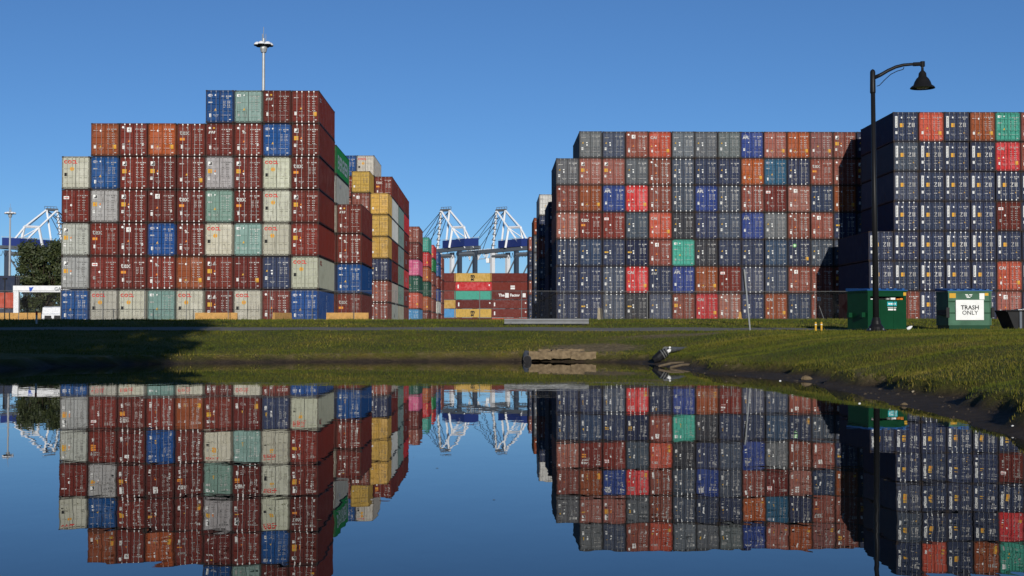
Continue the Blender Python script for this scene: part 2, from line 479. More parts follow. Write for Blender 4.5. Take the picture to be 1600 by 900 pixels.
# ------------------------------------------------------------------ shipping containers
W2 = 1.219
def frame_mesh(L, H):
    m = MB()
    for sx in (-1, 1):
        for y0, y1 in ((0.0, 0.11), (L - 0.11, L)):
            a, b = sorted((sx * (W2 - 0.012), sx * (W2 - 0.125)))
            m.box(a, b, y0 + 0.006, y1 - 0.006, 0.118, H - 0.118, 0)
        for z0, z1 in ((0.03, 0.165), (H - 0.085, H - 0.02)):
            a, b = sorted((sx * (W2 - 0.02), sx * (W2 - 0.085)))
            m.box(a, b, 0.178, L - 0.178, z0, z1, 0)
        for y0, y1 in ((-0.004, 0.178), (L - 0.178, L)):
            for z0, z1 in ((0, 0.118), (H - 0.118, H)):
                a, b = sorted((sx * W2, sx * (W2 - 0.162)))
                m.box(a, b, y0, y1, z0, z1, 1)
    for y0, y1 in ((0.008, 0.10), (L - 0.10, L - 0.008)):
        m.box(-W2 + 0.162, W2 - 0.162, y0, y1, 0.02, 0.15, 0)
        m.box(-W2 + 0.162, W2 - 0.162, y0, y1, H - 0.115, H - 0.012, 0)
    return m.mesh('frame', [PAINT, CAST])
def body_mesh(L, H):
    m = MB()
    z0, z1 = 0.165, H - 0.085
    for sx in (-1, 1):
        y = 0.12; prof = [(y, 1.200)]
        while y < L - 0.42:
            prof += [(y + 0.075, 1.200), (y + 0.145, 1.164), (y + 0.22, 1.164), (y + 0.29, 1.200)]
            y += 0.29
        prof.append((L - 0.12, 1.200))
        for (ya, xa), (yb, xb) in zip(prof[:-1], prof[1:]):
            q = [(sx * xa, ya, z0), (sx * xb, yb, z0), (sx * xb, yb, z1), (sx * xa, ya, z1)]
            m.poly(q if sx > 0 else q[::-1])
    m.poly([(-1.16, 0.1, H - 0.03), (1.16, 0.1, H - 0.03), (1.16, L - .1, H - 0.03), (-1.16, L - .1, H - 0.03)])
    m.poly([(-1.16, 0.1, 0.1), (-1.16, L - .1, 0.1), (1.16, L - .1, 0.1), (1.16, 0.1, 0.1)])
    m.poly([(-1.2, L - .05, 0.1), (-1.2, L - .05, H - .05), (1.2, L - .05, H - .05), (1.2, L - .05, 0.1)])
    m.poly([(-1.2, .085, 0.1), (1.2, .085, 0.1), (1.2, .085, H - .05), (-1.2, .085, H - .05)], 1)
    return m.mesh('body', [PAINT, GASK])
def door_mesh(H, flat=False):
    m = MB()
    z0, z1 = 0.165, H - 0.13
    n = 4 if flat else 5
    hgt = (z1 - z0)
    prof = [(z0, 0.02), (z0 + 0.05, 0.0)]
    for k in range(n):
        c0 = z0 + hgt * (k + 0.16) / n; c1 = z0 + hgt * (k + 0.84) / n
        if flat:
            zz = z0 + hgt * (k + 0.5) / n
            prof += [(zz - .035, 0.0), (zz - .022, 0.04), (zz + .022, 0.04), (zz + .035, 0.0)]
        else:
            prof += [(c0, -0.012), (c0 + 0.04, 0.042), (c1 - 0.04, 0.042), (c1, -0.012)]
    prof += [(z1 - 0.05, 0.0), (z1, 0.02)]
    x0, x1 = 0.024, 1.085
    for (za, ya), (zb, yb) in zip(prof[:-1], prof[1:]):
        m.poly([(x0 + .05, ya, za), (x1 - .05, ya, za), (x1 - .05, yb, zb), (x0 + .05, yb, zb)])
    for a, b in ((x0, x0 + .05), (x1 - .05, x1)):
        m.box(a, b, -0.004, 0.06, z0, z1)
    for k in range(4):          # hinges
        zz = z0 + hgt * (k + 0.5) / 4
        m.box(x1 - .06, x1 + .03, -0.022, 0.0, zz - .05, zz + .05)
    m.poly([(x0, 0.05, z0), (x1, 0.05, z0), (x1, 0.05, z1), (x0, 0.05, z1)][::-1])
    return m.mesh('door', PAINT)
def rod_mesh(H, dots):
    m = MB()
    m.tube([(0, -0.045, 0.07), (0, -0.045, H - 0.07)], 0.0215, 6, 0)
    s = 0.046 if dots else 0.04
    for z in (0.12, H - 0.12):
        m.box(-s, s, -0.075, 0.0, z - 0.06, z + 0.06, 1 if dots else 0)
    for z in (0.5, 1.02, H - 0.5):
        m.box(-0.045, 0.045, -0.07, 0.0, z - 0.03, z + 0.03, 0)
    m.box(-0.02, 0.24, -0.085, -0.066, 0.985, 1.012, 0)
    return m.mesh('lock_rod', [PAINT, WHT])
def dashes(m, x0, x1, z, h, mat, rnd, y=-0.006):
    x = x0
    while x < x1 - 0.03:
        wd = rnd.uniform(0.05, 0.16)
        m.rect(x, min(x + wd, x1), z, z + h, mat, y)
        x += wd + rnd.uniform(0.02, 0.06)
def right_mark(kind):
    m = MB(); rnd = random.Random(kind)
    if kind == 'zone':
        dashes(m, .18, .42, 2.28, .08, pPR, rnd); dashes(m, .55, 1.02, 2.3, .09, pPR, rnd); dashes(m, .62, .85, 2.12, .1, pPR, rnd)
        for k, (a, b) in enumerate(((.22, .30), (.22, .48))):
            m.rect(.22, .48, 1.74 - k * .36, 1.80 - k * .36, pPR)
        m.poly([(.40, -.006, 1.74), (.48, -.006, 1.74), (.30, -.006, 1.44), (.22, -.006, 1.44)][::-1], pPR)
        for k in range(5): dashes(m, .60, .88, 1.40 + k * .085, .06, pPR, rnd)
        m.tri(.72, .84, .09, pY); dashes(m, .2, .5, .72, .05, pPR, rnd); m.rect(.82, .98, .26, .33, pPR)
        return m.mesh('lettering', PSET)
    if kind == 'boxes':
        dashes(m, .2, .52, 2.3, .045, pGY, rnd); dashes(m, .6, .95, 2.3, .045, pGY, rnd); dashes(m, .7, .95, 2.18, .04, pGY, rnd)
        for zz in (1.62, 1.2):
            for xx in (.25, .65):
                for k in range(3): dashes(m, xx, xx + .2, zz + k * .09, .035, pGY, rnd)
        dashes(m, .2, .9, .62, .03, pGY, rnd)
        return m.mesh('lettering', PSET)
    dashes(m, .18, .46, 2.29, .085, pPR, rnd); dashes(m, .55, 1.03, 2.29, .085, pPR, rnd); dashes(m, .6, .84, 2.13, .085, pPR, rnd)
    for k in range(5):
        if kind == 'dense':
            dashes(m, .3, .52, 1.86 - k * .13, .04, pPR, rnd); dashes(m, .66, .92, 1.86 - k * .13, .05, pPR, rnd)
        else:
            dashes(m, .2, .40, 1.88 - k * .2, .045, pPR, rnd); dashes(m, .6, .86, 1.88 - k * .2, .055, pPR, rnd)
    dashes(m, .2, .95, .66, .03, pPR, rnd)
    m.rect(.82, .98, .25, .33, pPR)
    if kind == 'yellow': m.rect(.68, .98, .62, .98, pY); m.rect(.73, .93, .76, .84, pO, -.009)
    if kind == 'plate': m.rect(.72, .88, .9, 1.14, pW)
    return m.mesh('lettering', PSET)
def left_mark(kind):
    m = MB(); rnd = random.Random(kind + 'l')
    fn = lambda ox, oz: (lambda a, b: (ox + a, -0.007, oz + b))
    plate = lambda x=-.95, z=.62, hh=.3: (m.rect(x, x + .19, z, z + hh, pW), [m.rect(x + .03, x + .16, z + .05 + k * .07, z + .075 + k * .07, pGY, -.009) for k in range(3)])
    small = lambda: (dashes(m, -.55, -.1, .68, .035, pPR, rnd), dashes(m, -.5, -.15, .58, .03, pPR, rnd))
    if kind == 'tex':
        m.text('tex', fn(-1.0, 1.86), .62, pPR, .012); m.rect(-1.0, -.58, 1.36, 1.60, pO); m.rect(-1.0, -.58, 1.45, 1.51, pY, -.009); plate(-.9, .66); small(); m.disc(-.36, 2.5, .07, pPR)
    elif kind == 'wedge':
        m.rect(-.98, -.62, 2.06, 2.42, pW); m.poly([(-.96, -.009, 2.10), (-.64, -.009, 2.10), (-.64, -.009, 2.40)], pB); m.rect(-1.0, -.64, 1.40, 1.76, pY); m.rect(-.93, -.71, 1.52, 1.62, pO, -.009)
        m.tri(-.36, 1.60, .1, pO); m.tri(-.36, 1.34, .1, pW, up=False); plate(-1.0, .82, .26); small()
    elif kind == 'wedge2':
        m.rect(-.98, -.68, 2.06, 2.40, pW); m.poly([(-.96, -.009, 2.10), (-.70, -.009, 2.10), (-.70, -.009, 2.38)], pB); m.rect(-.55, -.25, 2.1, 2.2, pPR); m.tri(-.4, 2.32, .12, pPR); m.rect(-1.0, -.64, 1.40, 1.76, pY)
        m.tri(-.36, 1.60, .1, pO); m.tri(-.36, 1.34, .1, pW, up=False); plate(-1.0, .82, .26); small()
    elif kind == 'square':
        m.disc(-.9, 2.5, .1, pW); m.rect(-.56, -.18, 2.08, 2.48, pW); m.rect(-.46, -.28, 2.25, 2.38, pGY, -.009); m.rect(-.52, -.22, 2.13, 2.17, pGY, -.009); m.tri(-.38, 1.30, .1, pO); m.rect(-.95, -.72, .98, 1.06, pW); plate(-.95, .6); small()
    elif kind == 'plate':
        m.rect(-1.02, -.56, 2.02, 2.28, pW); m.rect(-.97, -.61, 2.10, 2.18, pR, -.009); m.disc(-.36, 1.5, .1, pW); m.rect(-.92, -.70, .86, 1.12, pGY); small()
    elif kind == 'slant':
        for k in range(3):
            x = -.98 + k * .2
            m.poly([(x, -.006, 1.98), (x + .13, -.006, 1.98), (x + .21, -.006, 2.2), (x + .08, -.006, 2.2)], pPR)
        m.disc(-.86, 2.46, .1, pW); m.disc(-.5, 2.46, .08, pY); m.tri(-.36, 1.5, .09, pW, up=False); plate(-.9, .62); small()
    elif kind == 'swirl':
        m.disc(-.88, 2.46, .1, pW); m.disc(-.46, 2.2, .08, pPR); m.rect(-.5, -.2, 2.0, 2.07, pPR); m.poly([(-.46, -.006, 2.06), (-.38, -.006, 2.06), (-.3, -.006, 2.2), (-.38, -.006, 2.2)], pPR); m.tri(-.38, 1.3, .1, pO); m.rect(-.95, -.74, .96, 1.04, pW); plate(-.95, .56); small()
    elif kind == 'oval':
        m.poly([(-.82 + .2 * math.cos(t * .524), -.006, 2.4 + .12 * math.sin(t * .524)) for t in range(12)], pPR); m.rect(-.98, -.66, 2.38, 2.42, pBL, -.009); m.disc(-.36, 2.42, .075, pW); m.rect(-.98, -.64, 1.74, 1.84, pPR); m.tri(-.36, 1.16, .11, pY); plate(-.9, .5); small()
    elif kind == 'red_letters':
        m.text('OOCL', fn(-1.02, 2.24), .40, pR, .016); m.poly([(-.32 + .19 * math.cos(t * .785 + .39), -.006, 1.76 + .19 * math.sin(t * .785 + .39)) for t in range(8)], pY); m.rect(-.42, -.22, 1.7, 1.82, pO, -.009); m.rect(-.92, -.80, 1.72, 1.84, pGY); m.rect(-.98, -.70, 1.14, 1.42, pB); dashes(m, -.9, -.2, .62, .03, pGY, rnd)
    elif kind == 'rust':
        dashes(m, -1.0, -.62, 2.2, .05, pPR, rnd); m.disc(-.36, 2.2, .1, pW, n=6); plate(-.95, .66, .26); m.tri(-.36, .82, .1, pY); small()
    elif kind == 'box':
        m.rect(-1.0, -.66, 2.3, 2.52, pW); m.rect(-.9, -.76, 2.36, 2.46, pGY, -.009); m.disc(-.36, 2.42, .075, pW); m.rect(-.98, -.64, 1.74, 1.84, pPR); m.tri(-.36, 1.2, .12, pY); m.rect(-.92, -.72, .6, .8, pGY); small()
    elif kind in ('script', 'scripty', 'scriptg'):
        for k in range(4):
            x = -1.0 + k * .12
            m.poly([(x, -.006, 2.12 + .02 * (k % 2)), (x + .09, -.006, 2.14), (x + .14, -.006, 2.24), (x + .05, -.006, 2.2)], pPR)
        if kind == 'scripty': m.rect(-1.0, -.6, 1.40, 1.56, pY)
        elif kind == 'scriptg': m.disc(-.5, 2.2, .19, pG); m.disc(-.5, 2.2, .09, pW, -.009)
        else: m.tri(-.82, 1.62, .1, pY)
        m.rect(-.48, -.30, 1.58, 1.68, pW); m.disc(-.38, 1.38, .085, pW); plate(-.98, .84, .28); small()
    elif kind == 'strip':
        m.rect(-1.02, -.80, 1.34, 2.44, pW)
        for k in range(7):
            zz = 1.42 + k * .145; ww = rnd.choice((.04, .06, .08))
            m.rect(-.97, -.85, zz, zz + .035, pB, -.009); m.rect(-.97, -.97 + ww, zz + .03, zz + .1, pB, -.009)
        m.disc(-.38, 2.32, .085, pW); m.rect(-.55, -.22, 1.38, 1.76, pY); m.rect(-.48, -.29, 1.5, 1.6, pO, -.009); plate(-1.0, .72, .28); small()
    elif kind == 'caps':
        m.text('CAI', fn(-1.03, 2.06), .42, pPR, .014); m.tri(-.9, 1.28, .09, pY); m.tri(-.45, 1.34, .09, pW); plate(-.92, .62, .26); small()
    elif kind == 'bird':
        m.text('APL', fn(-1.0, 2.08), .42, pPR, .016); m.poly([(-1.0, -.006, 2.42), (-.7, -.006, 2.48), (-.4, -.006, 2.42), (-.7, -.006, 2.54)], pPR); m.disc(-.36, 1.7, .06, pW); plate(-.95, .8, .28); small()
    else:                       # plain
        dashes(m, -1.0, -.62, 2.2, .07, pPR, rnd); m.tri(-.38, 1.3, .1, pY); plate(-.95, .7); small()
    return m.mesh('lettering', PSET)
_c = {}
def cached(fn, *a):
    k = (fn.__name__,) + a
    if k not in _c: _c[k] = fn(*a)
    return _c[k]

PALETTE = dict(
    maroon=((0.110, 0.020, 0.015), 'maroon'), crimson=((0.140, 0.024, 0.017), 'dark red'), rust=((0.215, 0.055, 0.020), 'rust orange'),
    orange=((0.27, 0.062, 0.016), 'orange'), brown=((0.185, 0.052, 0.036), 'reddish brown'), pinkbrown=((0.24, 0.085, 0.064), 'faded pinkish brown'),
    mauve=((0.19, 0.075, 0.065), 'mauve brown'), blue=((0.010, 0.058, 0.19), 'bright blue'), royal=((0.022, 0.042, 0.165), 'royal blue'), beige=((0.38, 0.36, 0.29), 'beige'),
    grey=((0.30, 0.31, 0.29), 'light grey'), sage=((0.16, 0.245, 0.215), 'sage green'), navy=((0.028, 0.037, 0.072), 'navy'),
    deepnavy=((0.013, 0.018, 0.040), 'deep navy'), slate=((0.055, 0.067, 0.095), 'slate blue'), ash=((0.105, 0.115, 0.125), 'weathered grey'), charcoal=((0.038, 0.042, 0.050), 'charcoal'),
    red=((0.42, 0.028, 0.030), 'bright red'), coral=((0.38, 0.065, 0.035), 'coral red'), teal=((0.055, 0.27, 0.21), 'teal green'), peacock=((0.022, 0.085, 0.155), 'peacock blue'),
    yellow=((0.45, 0.285, 0.065), 'yellow'), white=((0.55, 0.55, 0.50), 'white'), green=((0.010, 0.17, 0.045), 'bright green'), pink=((0.42, 0.075, 0.17), 'pink'),
    bottle=((0.020, 0.075, 0.050), 'bottle green'), sky=((0.075, 0.24, 0.46), 'sky blue'), steel=((0.030, 0.052, 0.095), 'steel blue'))
STY = {   # left mark, right mark
    'T': ('tex', 'dense'), 'L': ('wedge', 'std'), 'V': ('wedge2', 'std'), 'W': ('square', 'plate'), 'P': ('plate', 'std'), 'K': ('slant', 'std'), 'F': ('swirl', 'plate'),
    'B': ('oval', 'dense'), 'O': ('red_letters', 'boxes'), 'R': ('rust', 'yellow'), 'S': ('box', 'std'), 'A': ('script', 'dense'), 'Ay': ('scripty', 'dense'), 'Ag': ('scriptg', 'yellow'),
    'Z': ('strip', 'zone'), 'D': ('caps', 'yellow'), 'U': ('bird', 'dense'), 'Y': ('plain', 'yellow'), 'N': ('plain', 'dense')}
def container(x, y, z, colour, style, label, group, L=12.19, H=2.87, rz=0.0, dots=False, lettering=True):
    """x = centre of the door end, y = door end, z = underside"""
    base = PALETTE[colour][0]
    k = random.uniform(0.88, 1.12)
    col = [min(1, c * k * random.uniform(0.95, 1.05)) for c in base]
    t = thing('shipping_container', label, 'container', (x, y, z), rz, group)
    obj('body', cached(body_mesh, L, H), t, color=col)
    obj('frame', cached(frame_mesh, L, H), t, color=[.38 * c + .62 * g for c, g in zip(col, (.020, .016, .014))])  # grime tone, and shade of the gaps between containers put into frame colour
    light = colour in ('beige', 'grey', 'white', 'yellow', 'sage', 'sky', 'teal')
    flat = colour in ('beige', 'grey', 'sage')
    rodc = [c * 0.85 for c in col] if light else [0.62 * c + 0.38 * v for c, v in zip(col, (0.42, 0.42, 0.40))]
    if dots: rodc = (0.33, 0.32, 0.31)
    pc = (0.10, 0.10, 0.10) if colour in ('beige', 'grey', 'yellow', 'white') else random.choice(((0.52, 0.51, 0.48), (0.42, 0.41, 0.39), (0.33, 0.32, 0.30)))
    rm = cached(rod_mesh, H, dots)
    for s in (-1, 1):
        d = obj('door', cached(door_mesh, H, flat), t, color=col)
        if s < 0: d.scale = (-1, 1, 1)
        for u in (0.22, 0.66):
            obj('lock_rod', rm, d, (u + 0.08, 0, 0), color=rodc)
        if lettering:
            kind = STY[style][0 if s < 0 else 1]
            lm = obj('lettering', cached(left_mark if s < 0 else right_mark, kind), d, (0, -0.014, 0), color=pc)
            if s < 0: lm.scale = (-1, 1, 1)
    return t
ORD = ['', 'first', 'second', 'third', 'fourth', 'fifth', 'sixth', 'seventh', 'eighth', 'ninth', 'tenth', 'eleventh', 'twelfth', 'thirteenth', 'fourteenth', 'fifteenth']
TIER = ['', 'bottom tier', 'second tier up', 'third tier up', 'fourth tier up', 'fifth tier up', 'sixth tier up', 'seventh tier up', 'eighth tier up']
PITCHX, PITCHZ = 2.49, 2.905
def cell(s):
    c, st = s.split(':')
    d = st.endswith('*')
    return c, st.rstrip('*'), d

# --- left front stack, columns left to right, bottom tier first
LEFT = [
    'blue:B grey:L grey:L crimson:P beige:O',
    'beige:O crimson:P crimson:T grey:L blue:B rust:R',
    'beige:O maroon:T maroon:W* maroon:L* crimson:L* crimson:W*',
    'sage:S crimson:F* blue:B maroon:W maroon:L* orange:R',
    'beige:O rust:R maroon:F* maroon:T* maroon:Y* crimson:T*',
    'maroon:V crimson:V beige:O sage:S grey:L maroon:K blue:B',
    'beige:O maroon:Y sage:S maroon:T* maroon:L* crimson:F* sage:S',
    'crimson:F navy:A beige:O beige:O beige:O blue:B maroon:K',
    'blue:B beige:O crimson:V crimson:L maroon:T* maroon:L* maroon:Y*']
DA = 124.0
XR = X(498, DA)                 # right edge of the left stack
for i, colm in enumerate(LEFT, 1):
    cx = XR - PITCHX * (9 - i) - W2
    for j, s in enumerate(colm.split(), 1):
        c, st, d = cell(s)
        container(cx + random.uniform(-.02, .02), DA + random.uniform(-.12, .08), 1.75 + (j - 1) * PITCHZ, c, st,
                  f'{PALETTE[c][1]} container, {TIER[j]}, {ORD[i]} column from left, left front stack', 'containers of the left front stack', dots=d)
def side_print(t, items, right=True):
    """lettering painted on the long side of one container"""
    m = MB(); sx = 1 if right else -1
    for kind, a in items:
        if kind == 'text':
            body, y0, z0, size, mat, off = a
            m.text(body, (lambda u, v: (sx * 1.206, y0 + sx * u, z0 + v)), size, mat, off)
        else:
            y0, y1, z0, z1, mat = a
            q = [(sx * 1.203, y0, z0), (sx * 1.203, y1, z0), (sx * 1.203, y1, z1), (sx * 1.203, y0, z1)]
            m.poly(q if sx > 0 else q[::-1], mat)
    o = m.build('side_lettering', PSET, t); o.color = (.66, .65, .62, 1)
def find(label):
    return next(o for o in COL.objects if o.get('label') == label)
side_print(find('beige container, second tier up, ninth column from left, left front stack'), [('text', ('OOCL', 0.7, 2.15, .55, pR, .02))])
side_print(find('bright blue container, bottom tier, ninth column from left, left front stack'), [('text', (c, 6.0, 2.05 - k * .62, .62, pPR, .02)) for k, c in enumerate('FSU')])
side_print(find('maroon container, seventh tier up, ninth column from left, left front stack'), [('r', (.5, 1.6, 2.2 - k * .2, 2.28 - k * .2, pPR)) for k in range(2)])

# --- rows behind the left stack
DB = 138.6
XB = X(565, DB)
for j, s in enumerate('maroon:T blue:B crimson:F* maroon:K'.split(), 1):
    c, st, d = cell(s)
    t = container(XB - W2, DB, 1.78 + (j - 1) * PITCHZ, c, st, f'{PALETTE[c][1]} container, {TIER[j]}, four-high column just right of left front stack', 'containers behind the left front stack', dots=d)
    if c == 'blue': side_print(t, [('text', (k, 8.0, 2.0 - q * .62, .62, pPR, .02)) for q, k in enumerate('FSU')])
for j, s in enumerate('maroon:L navy:A maroon:W beige:O grey:L green:N'.split(), 1):
    c, st, d = cell(s)
    t = container(XB - PITCHX - W2, DB, 1.78 + (j - 1) * PITCHZ, c, st, f'{PALETTE[c][1]} container, {TIER[j]}, directly behind right end of left front stack', 'containers behind the left front stack')
    if c == 'green': side_print(t, [('text', ('EVERGREEN', 1.2, .72, 1.9, pW, .05))])
    if c == 'grey': side_print(t, [('r', (3.2, 4.4, 1.9, 2.2, pPR))])
GB = 'containers of the stacks receding along the aisle'
XC = X(607, 188)
def column(xr, y, z0, spec, where, L=12.19, group=GB, lettering=True):
    out = []
    for j, s in enumerate(spec.split(), 1):
        c, st, d = cell(s)
        out.append(container(xr - W2, y + random.uniform(-.1, .1), z0 + (j - 1) * PITCHZ, c, st, f'{PALETTE[c][1]} container, {TIER[j]}, {where}', group, L=L, dots=d, lettering=lettering))
    return out
column(XC, 188, 1.78, 'brown:F* brown:F* navy:A yellow:N yellow:N yellow:N', 'short column topped by three yellow ones', L=6.06)
column(XC - PITCHX, 188, 1.78, 'orange:R orange:R bottle:N crimson:P brown:W brown:W yellow:N', 'column with single yellow one on top', L=6.06)
dd = column(XC, 194.8, 1.78, 'grey:L beige:O crimson:L crimson:L white:N white:N crimson:T', 'first long column behind the yellow stack')
side_print(dd[0], [('text', ('CMA', 4, 1.0, .8, pGY, .02))])
column(XC - PITCHX, 194.8, 1.78, 'brown:F brown:F maroon:L maroon:L brown:W brown:W crimson:P beige:O', 'column topped by beige box behind yellow stack')
column(XC - 2 * PITCHX, 194.8, 1.78, 'brown:F brown:F maroon:L maroon:L brown:W brown:W crimson:P blue:B', 'column topped by blue box behind yellow stack')
ee = column(XC, 208.2, 1.78, 'beige:O sage:S sage:S sage:S sage:S sage:S crimson:P', 'second long column behind the yellow stack')
for t in ee[1:5]: side_print(t, [('text', ('CHINA', 2.2, .95, 1.1, pPR, .02))])
ff = column(XC, 221.6, 1.78, 'brown:F crimson:P red:D crimson:P crimson:W red:D crimson:P', 'third long column behind the yellow stack')
for t in ff[1:5]: side_print(t, [('text', ('K LINE', 3.0, 1.0, 1.0, pPR, .02))])
XD = X(655, 250)
column(XD, 250, 1.78, 'sky:B coral:D bottle:N pink:N maroon:L brown:F', 'aisle column holding the pink one')
column(XD - PITCHX, 250, 1.78, 'sky:B coral:D bottle:N pink:N maroon:L brown:F crimson:P', 'seven-high column left of the pink one')
column(X(670, 280), 280, 1.78, 'maroon:L orange:R bottle:N orange:R red:D teal:S', 'aisle column with teal one on top')
column(X(678, 305), 305, 1.78, 'brown:F brown:L brown:W brown:F green:N red:D', 'aisle column with red above green')
column(X(686, 333), 333, 1.78, 'maroon:L white:N royal:B crimson:P blue:B blue:B', 'narrow aisle column with blue pair on top')
column(X(691.5, 357), 357, 1.78, 'brown:F brown:L brown:F crimson:P brown:W brown:F', 'farthest brown aisle column before the long red stack')

# --- long stack closing the aisle, sides towards the pond
DCN = 462
CEN = [('maroon sky yellow crimson crimson maroon', X(712, DCN)), ('maroon yellow maroon teal red yellow', X(769.3, DCN)), ('coral crimson crimson maroon crimson maroon', X(826, DCN))]
for i, (spec, xr) in enumerate(CEN):
    where = ('left end', 'middle', 'right end')[i]
    for j, c in enumerate(spec.split(), 1):
        t = container(xr + (random.uniform(-.5, .3) if i else 0), DCN + 1.2, 1.8 + (j - 1) * PITCHZ, c, 'N', f'{PALETTE[c][1]} container side-on, {TIER[j]}, {where} of stack below the cranes', 'containers of the stack closing the aisle', H=2.87, rz=R(90), lettering=False)
        if i == 1 and c == 'yellow':
            side_print(t, [('text', ('m', 6.9, 1.35, 1.75, pB, .09)), ('text', ('sc', 6.8, .5, 1.2, pB, .09))], right=False)
        if i == 2 and j == 4:
            side_print(t, [('text', ('The', 9.6, 1.1, 1.2, pPR, .05)), ('r', (6.3, 7.5, .7, 2.2, pPR)), ('text', ('Factor', 5.9, 1.1, 1.2, pPR, .05)), ('r', (.8, 1.8, .8, 2.1, pPR))], right=False)
        if i == 2 and j == 5:
            side_print(t, [('r', (4.6, 6.0, .5, 1.1, pPR)), ('r', (4.6, 6.0, 1.3, 1.7, pPR))], right=False)
        if i == 2 and j < 4 or (i == 1 and c in ('maroon', 'red')):
            side_print(t, [('r', (10.9, 11.3, .8, 2.0, pPR)), ('r', (.8, 1.2, 1.6, 2.1, pPR))], right=False)

# --- right far stack: tiers top first, thirteen columns
FAR = [
    '- ash:A slate:A brown:W coral:D ash:A ash:A ash:A royal:U pinkbrown:R orange:R mauve:Y brown:L navy:A brown:F',
    'ash:A pinkbrown:L pinkbrown:L ash:A brown:F* slate:A* navy:A navy:A orange:R peacock:B navy:A* brown:T brown:F brown:L navy:A',
    'brown:F rust:R royal:U red:D* brown:F* slate:A* royal:U slate:A* brown:F* maroon:P pinkbrown:W navy:A rust:R navy:A brown:W',
    'pinkbrown:F* crimson:T crimson:P slate:A coral:D charcoal:A navy:A slate:A royal:U ash:A* brown:F* brown:W navy:Ay slate:A navy:A',
    'navy:A* steel:A navy:Ay deepnavy:Ay brown:W teal:S charcoal:A navy:A navy:A steel:A navy:Ag slate:A slate:A brown:F navy:A',
    'navy:A navy:A slate:A* red:D* navy:K royal:U rust:R crimson:P slate:A* slate:A brown:W brown:F brown:L navy:A slate:A',
    'navy:A navy:Ay slate:A* charcoal:Ay slate:A brown:L red:D pinkbrown:F* navy:A rust:D navy:A brown:W charcoal:A brown:W navy:A']
DF = 152.2
XF = X(869, DF)
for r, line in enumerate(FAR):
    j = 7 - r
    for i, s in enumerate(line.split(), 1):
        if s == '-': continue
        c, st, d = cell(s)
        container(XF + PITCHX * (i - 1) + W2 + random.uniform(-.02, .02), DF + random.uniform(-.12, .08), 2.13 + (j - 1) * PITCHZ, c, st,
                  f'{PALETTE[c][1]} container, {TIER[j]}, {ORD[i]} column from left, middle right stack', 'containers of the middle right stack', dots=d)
# --- right near stack
NEAR = [
    '- navy:Z coral:Y navy:Z rust:R teal:S brown:F',
    '- slate:Z navy:Z* navy:Z navy:Z red:D brown:F',
    '- slate:Z navy:Z navy:Z navy:Z navy:Z* navy:Z',
    '- navy:Z* navy:Z navy:Z navy:Z maroon:P navy:Z',
    'navy:Z navy:Z navy:Z navy:Z* navy:Z* navy:Z navy:Z',
    'navy:Z navy:Z navy:Z* navy:Z navy:Z coral:D navy:Z',
    'brown:L brown:L navy:Z brown:F navy:Z pinkbrown:W navy:Z']
DN = 137.2
XN = X(1398, DN)
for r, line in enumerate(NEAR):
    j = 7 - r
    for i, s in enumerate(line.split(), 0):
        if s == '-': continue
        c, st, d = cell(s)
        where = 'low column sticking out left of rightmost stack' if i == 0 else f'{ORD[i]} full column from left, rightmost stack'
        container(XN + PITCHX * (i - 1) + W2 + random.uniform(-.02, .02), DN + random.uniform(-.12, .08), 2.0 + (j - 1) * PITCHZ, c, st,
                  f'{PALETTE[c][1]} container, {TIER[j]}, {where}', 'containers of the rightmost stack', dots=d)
# --- rows behind the right stack along the aisle
GR = 'shaded containers on the right of the aisle'
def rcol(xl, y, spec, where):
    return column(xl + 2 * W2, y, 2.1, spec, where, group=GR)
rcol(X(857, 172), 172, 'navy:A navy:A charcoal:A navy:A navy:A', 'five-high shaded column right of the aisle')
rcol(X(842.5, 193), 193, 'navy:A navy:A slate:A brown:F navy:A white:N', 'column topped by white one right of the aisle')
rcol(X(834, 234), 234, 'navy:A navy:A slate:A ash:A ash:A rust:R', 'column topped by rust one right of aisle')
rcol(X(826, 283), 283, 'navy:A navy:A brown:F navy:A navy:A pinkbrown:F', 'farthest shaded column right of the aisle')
# --- far stack beyond the gate, at the left edge
for i, xr in enumerate((X(23, 250), X(23, 250) - 12.6)):
    for j, c in enumerate('slate coral navy'.split(), 1):
        container(xr, 251.2, 1.8 + (j - 1) * PITCHZ, c, 'N', f'{PALETTE[c][1]} container side-on, {TIER[j]}, {("right", "left")[i]} pile beyond the gate', 'containers beyond the gate', rz=R(90), lettering=False)

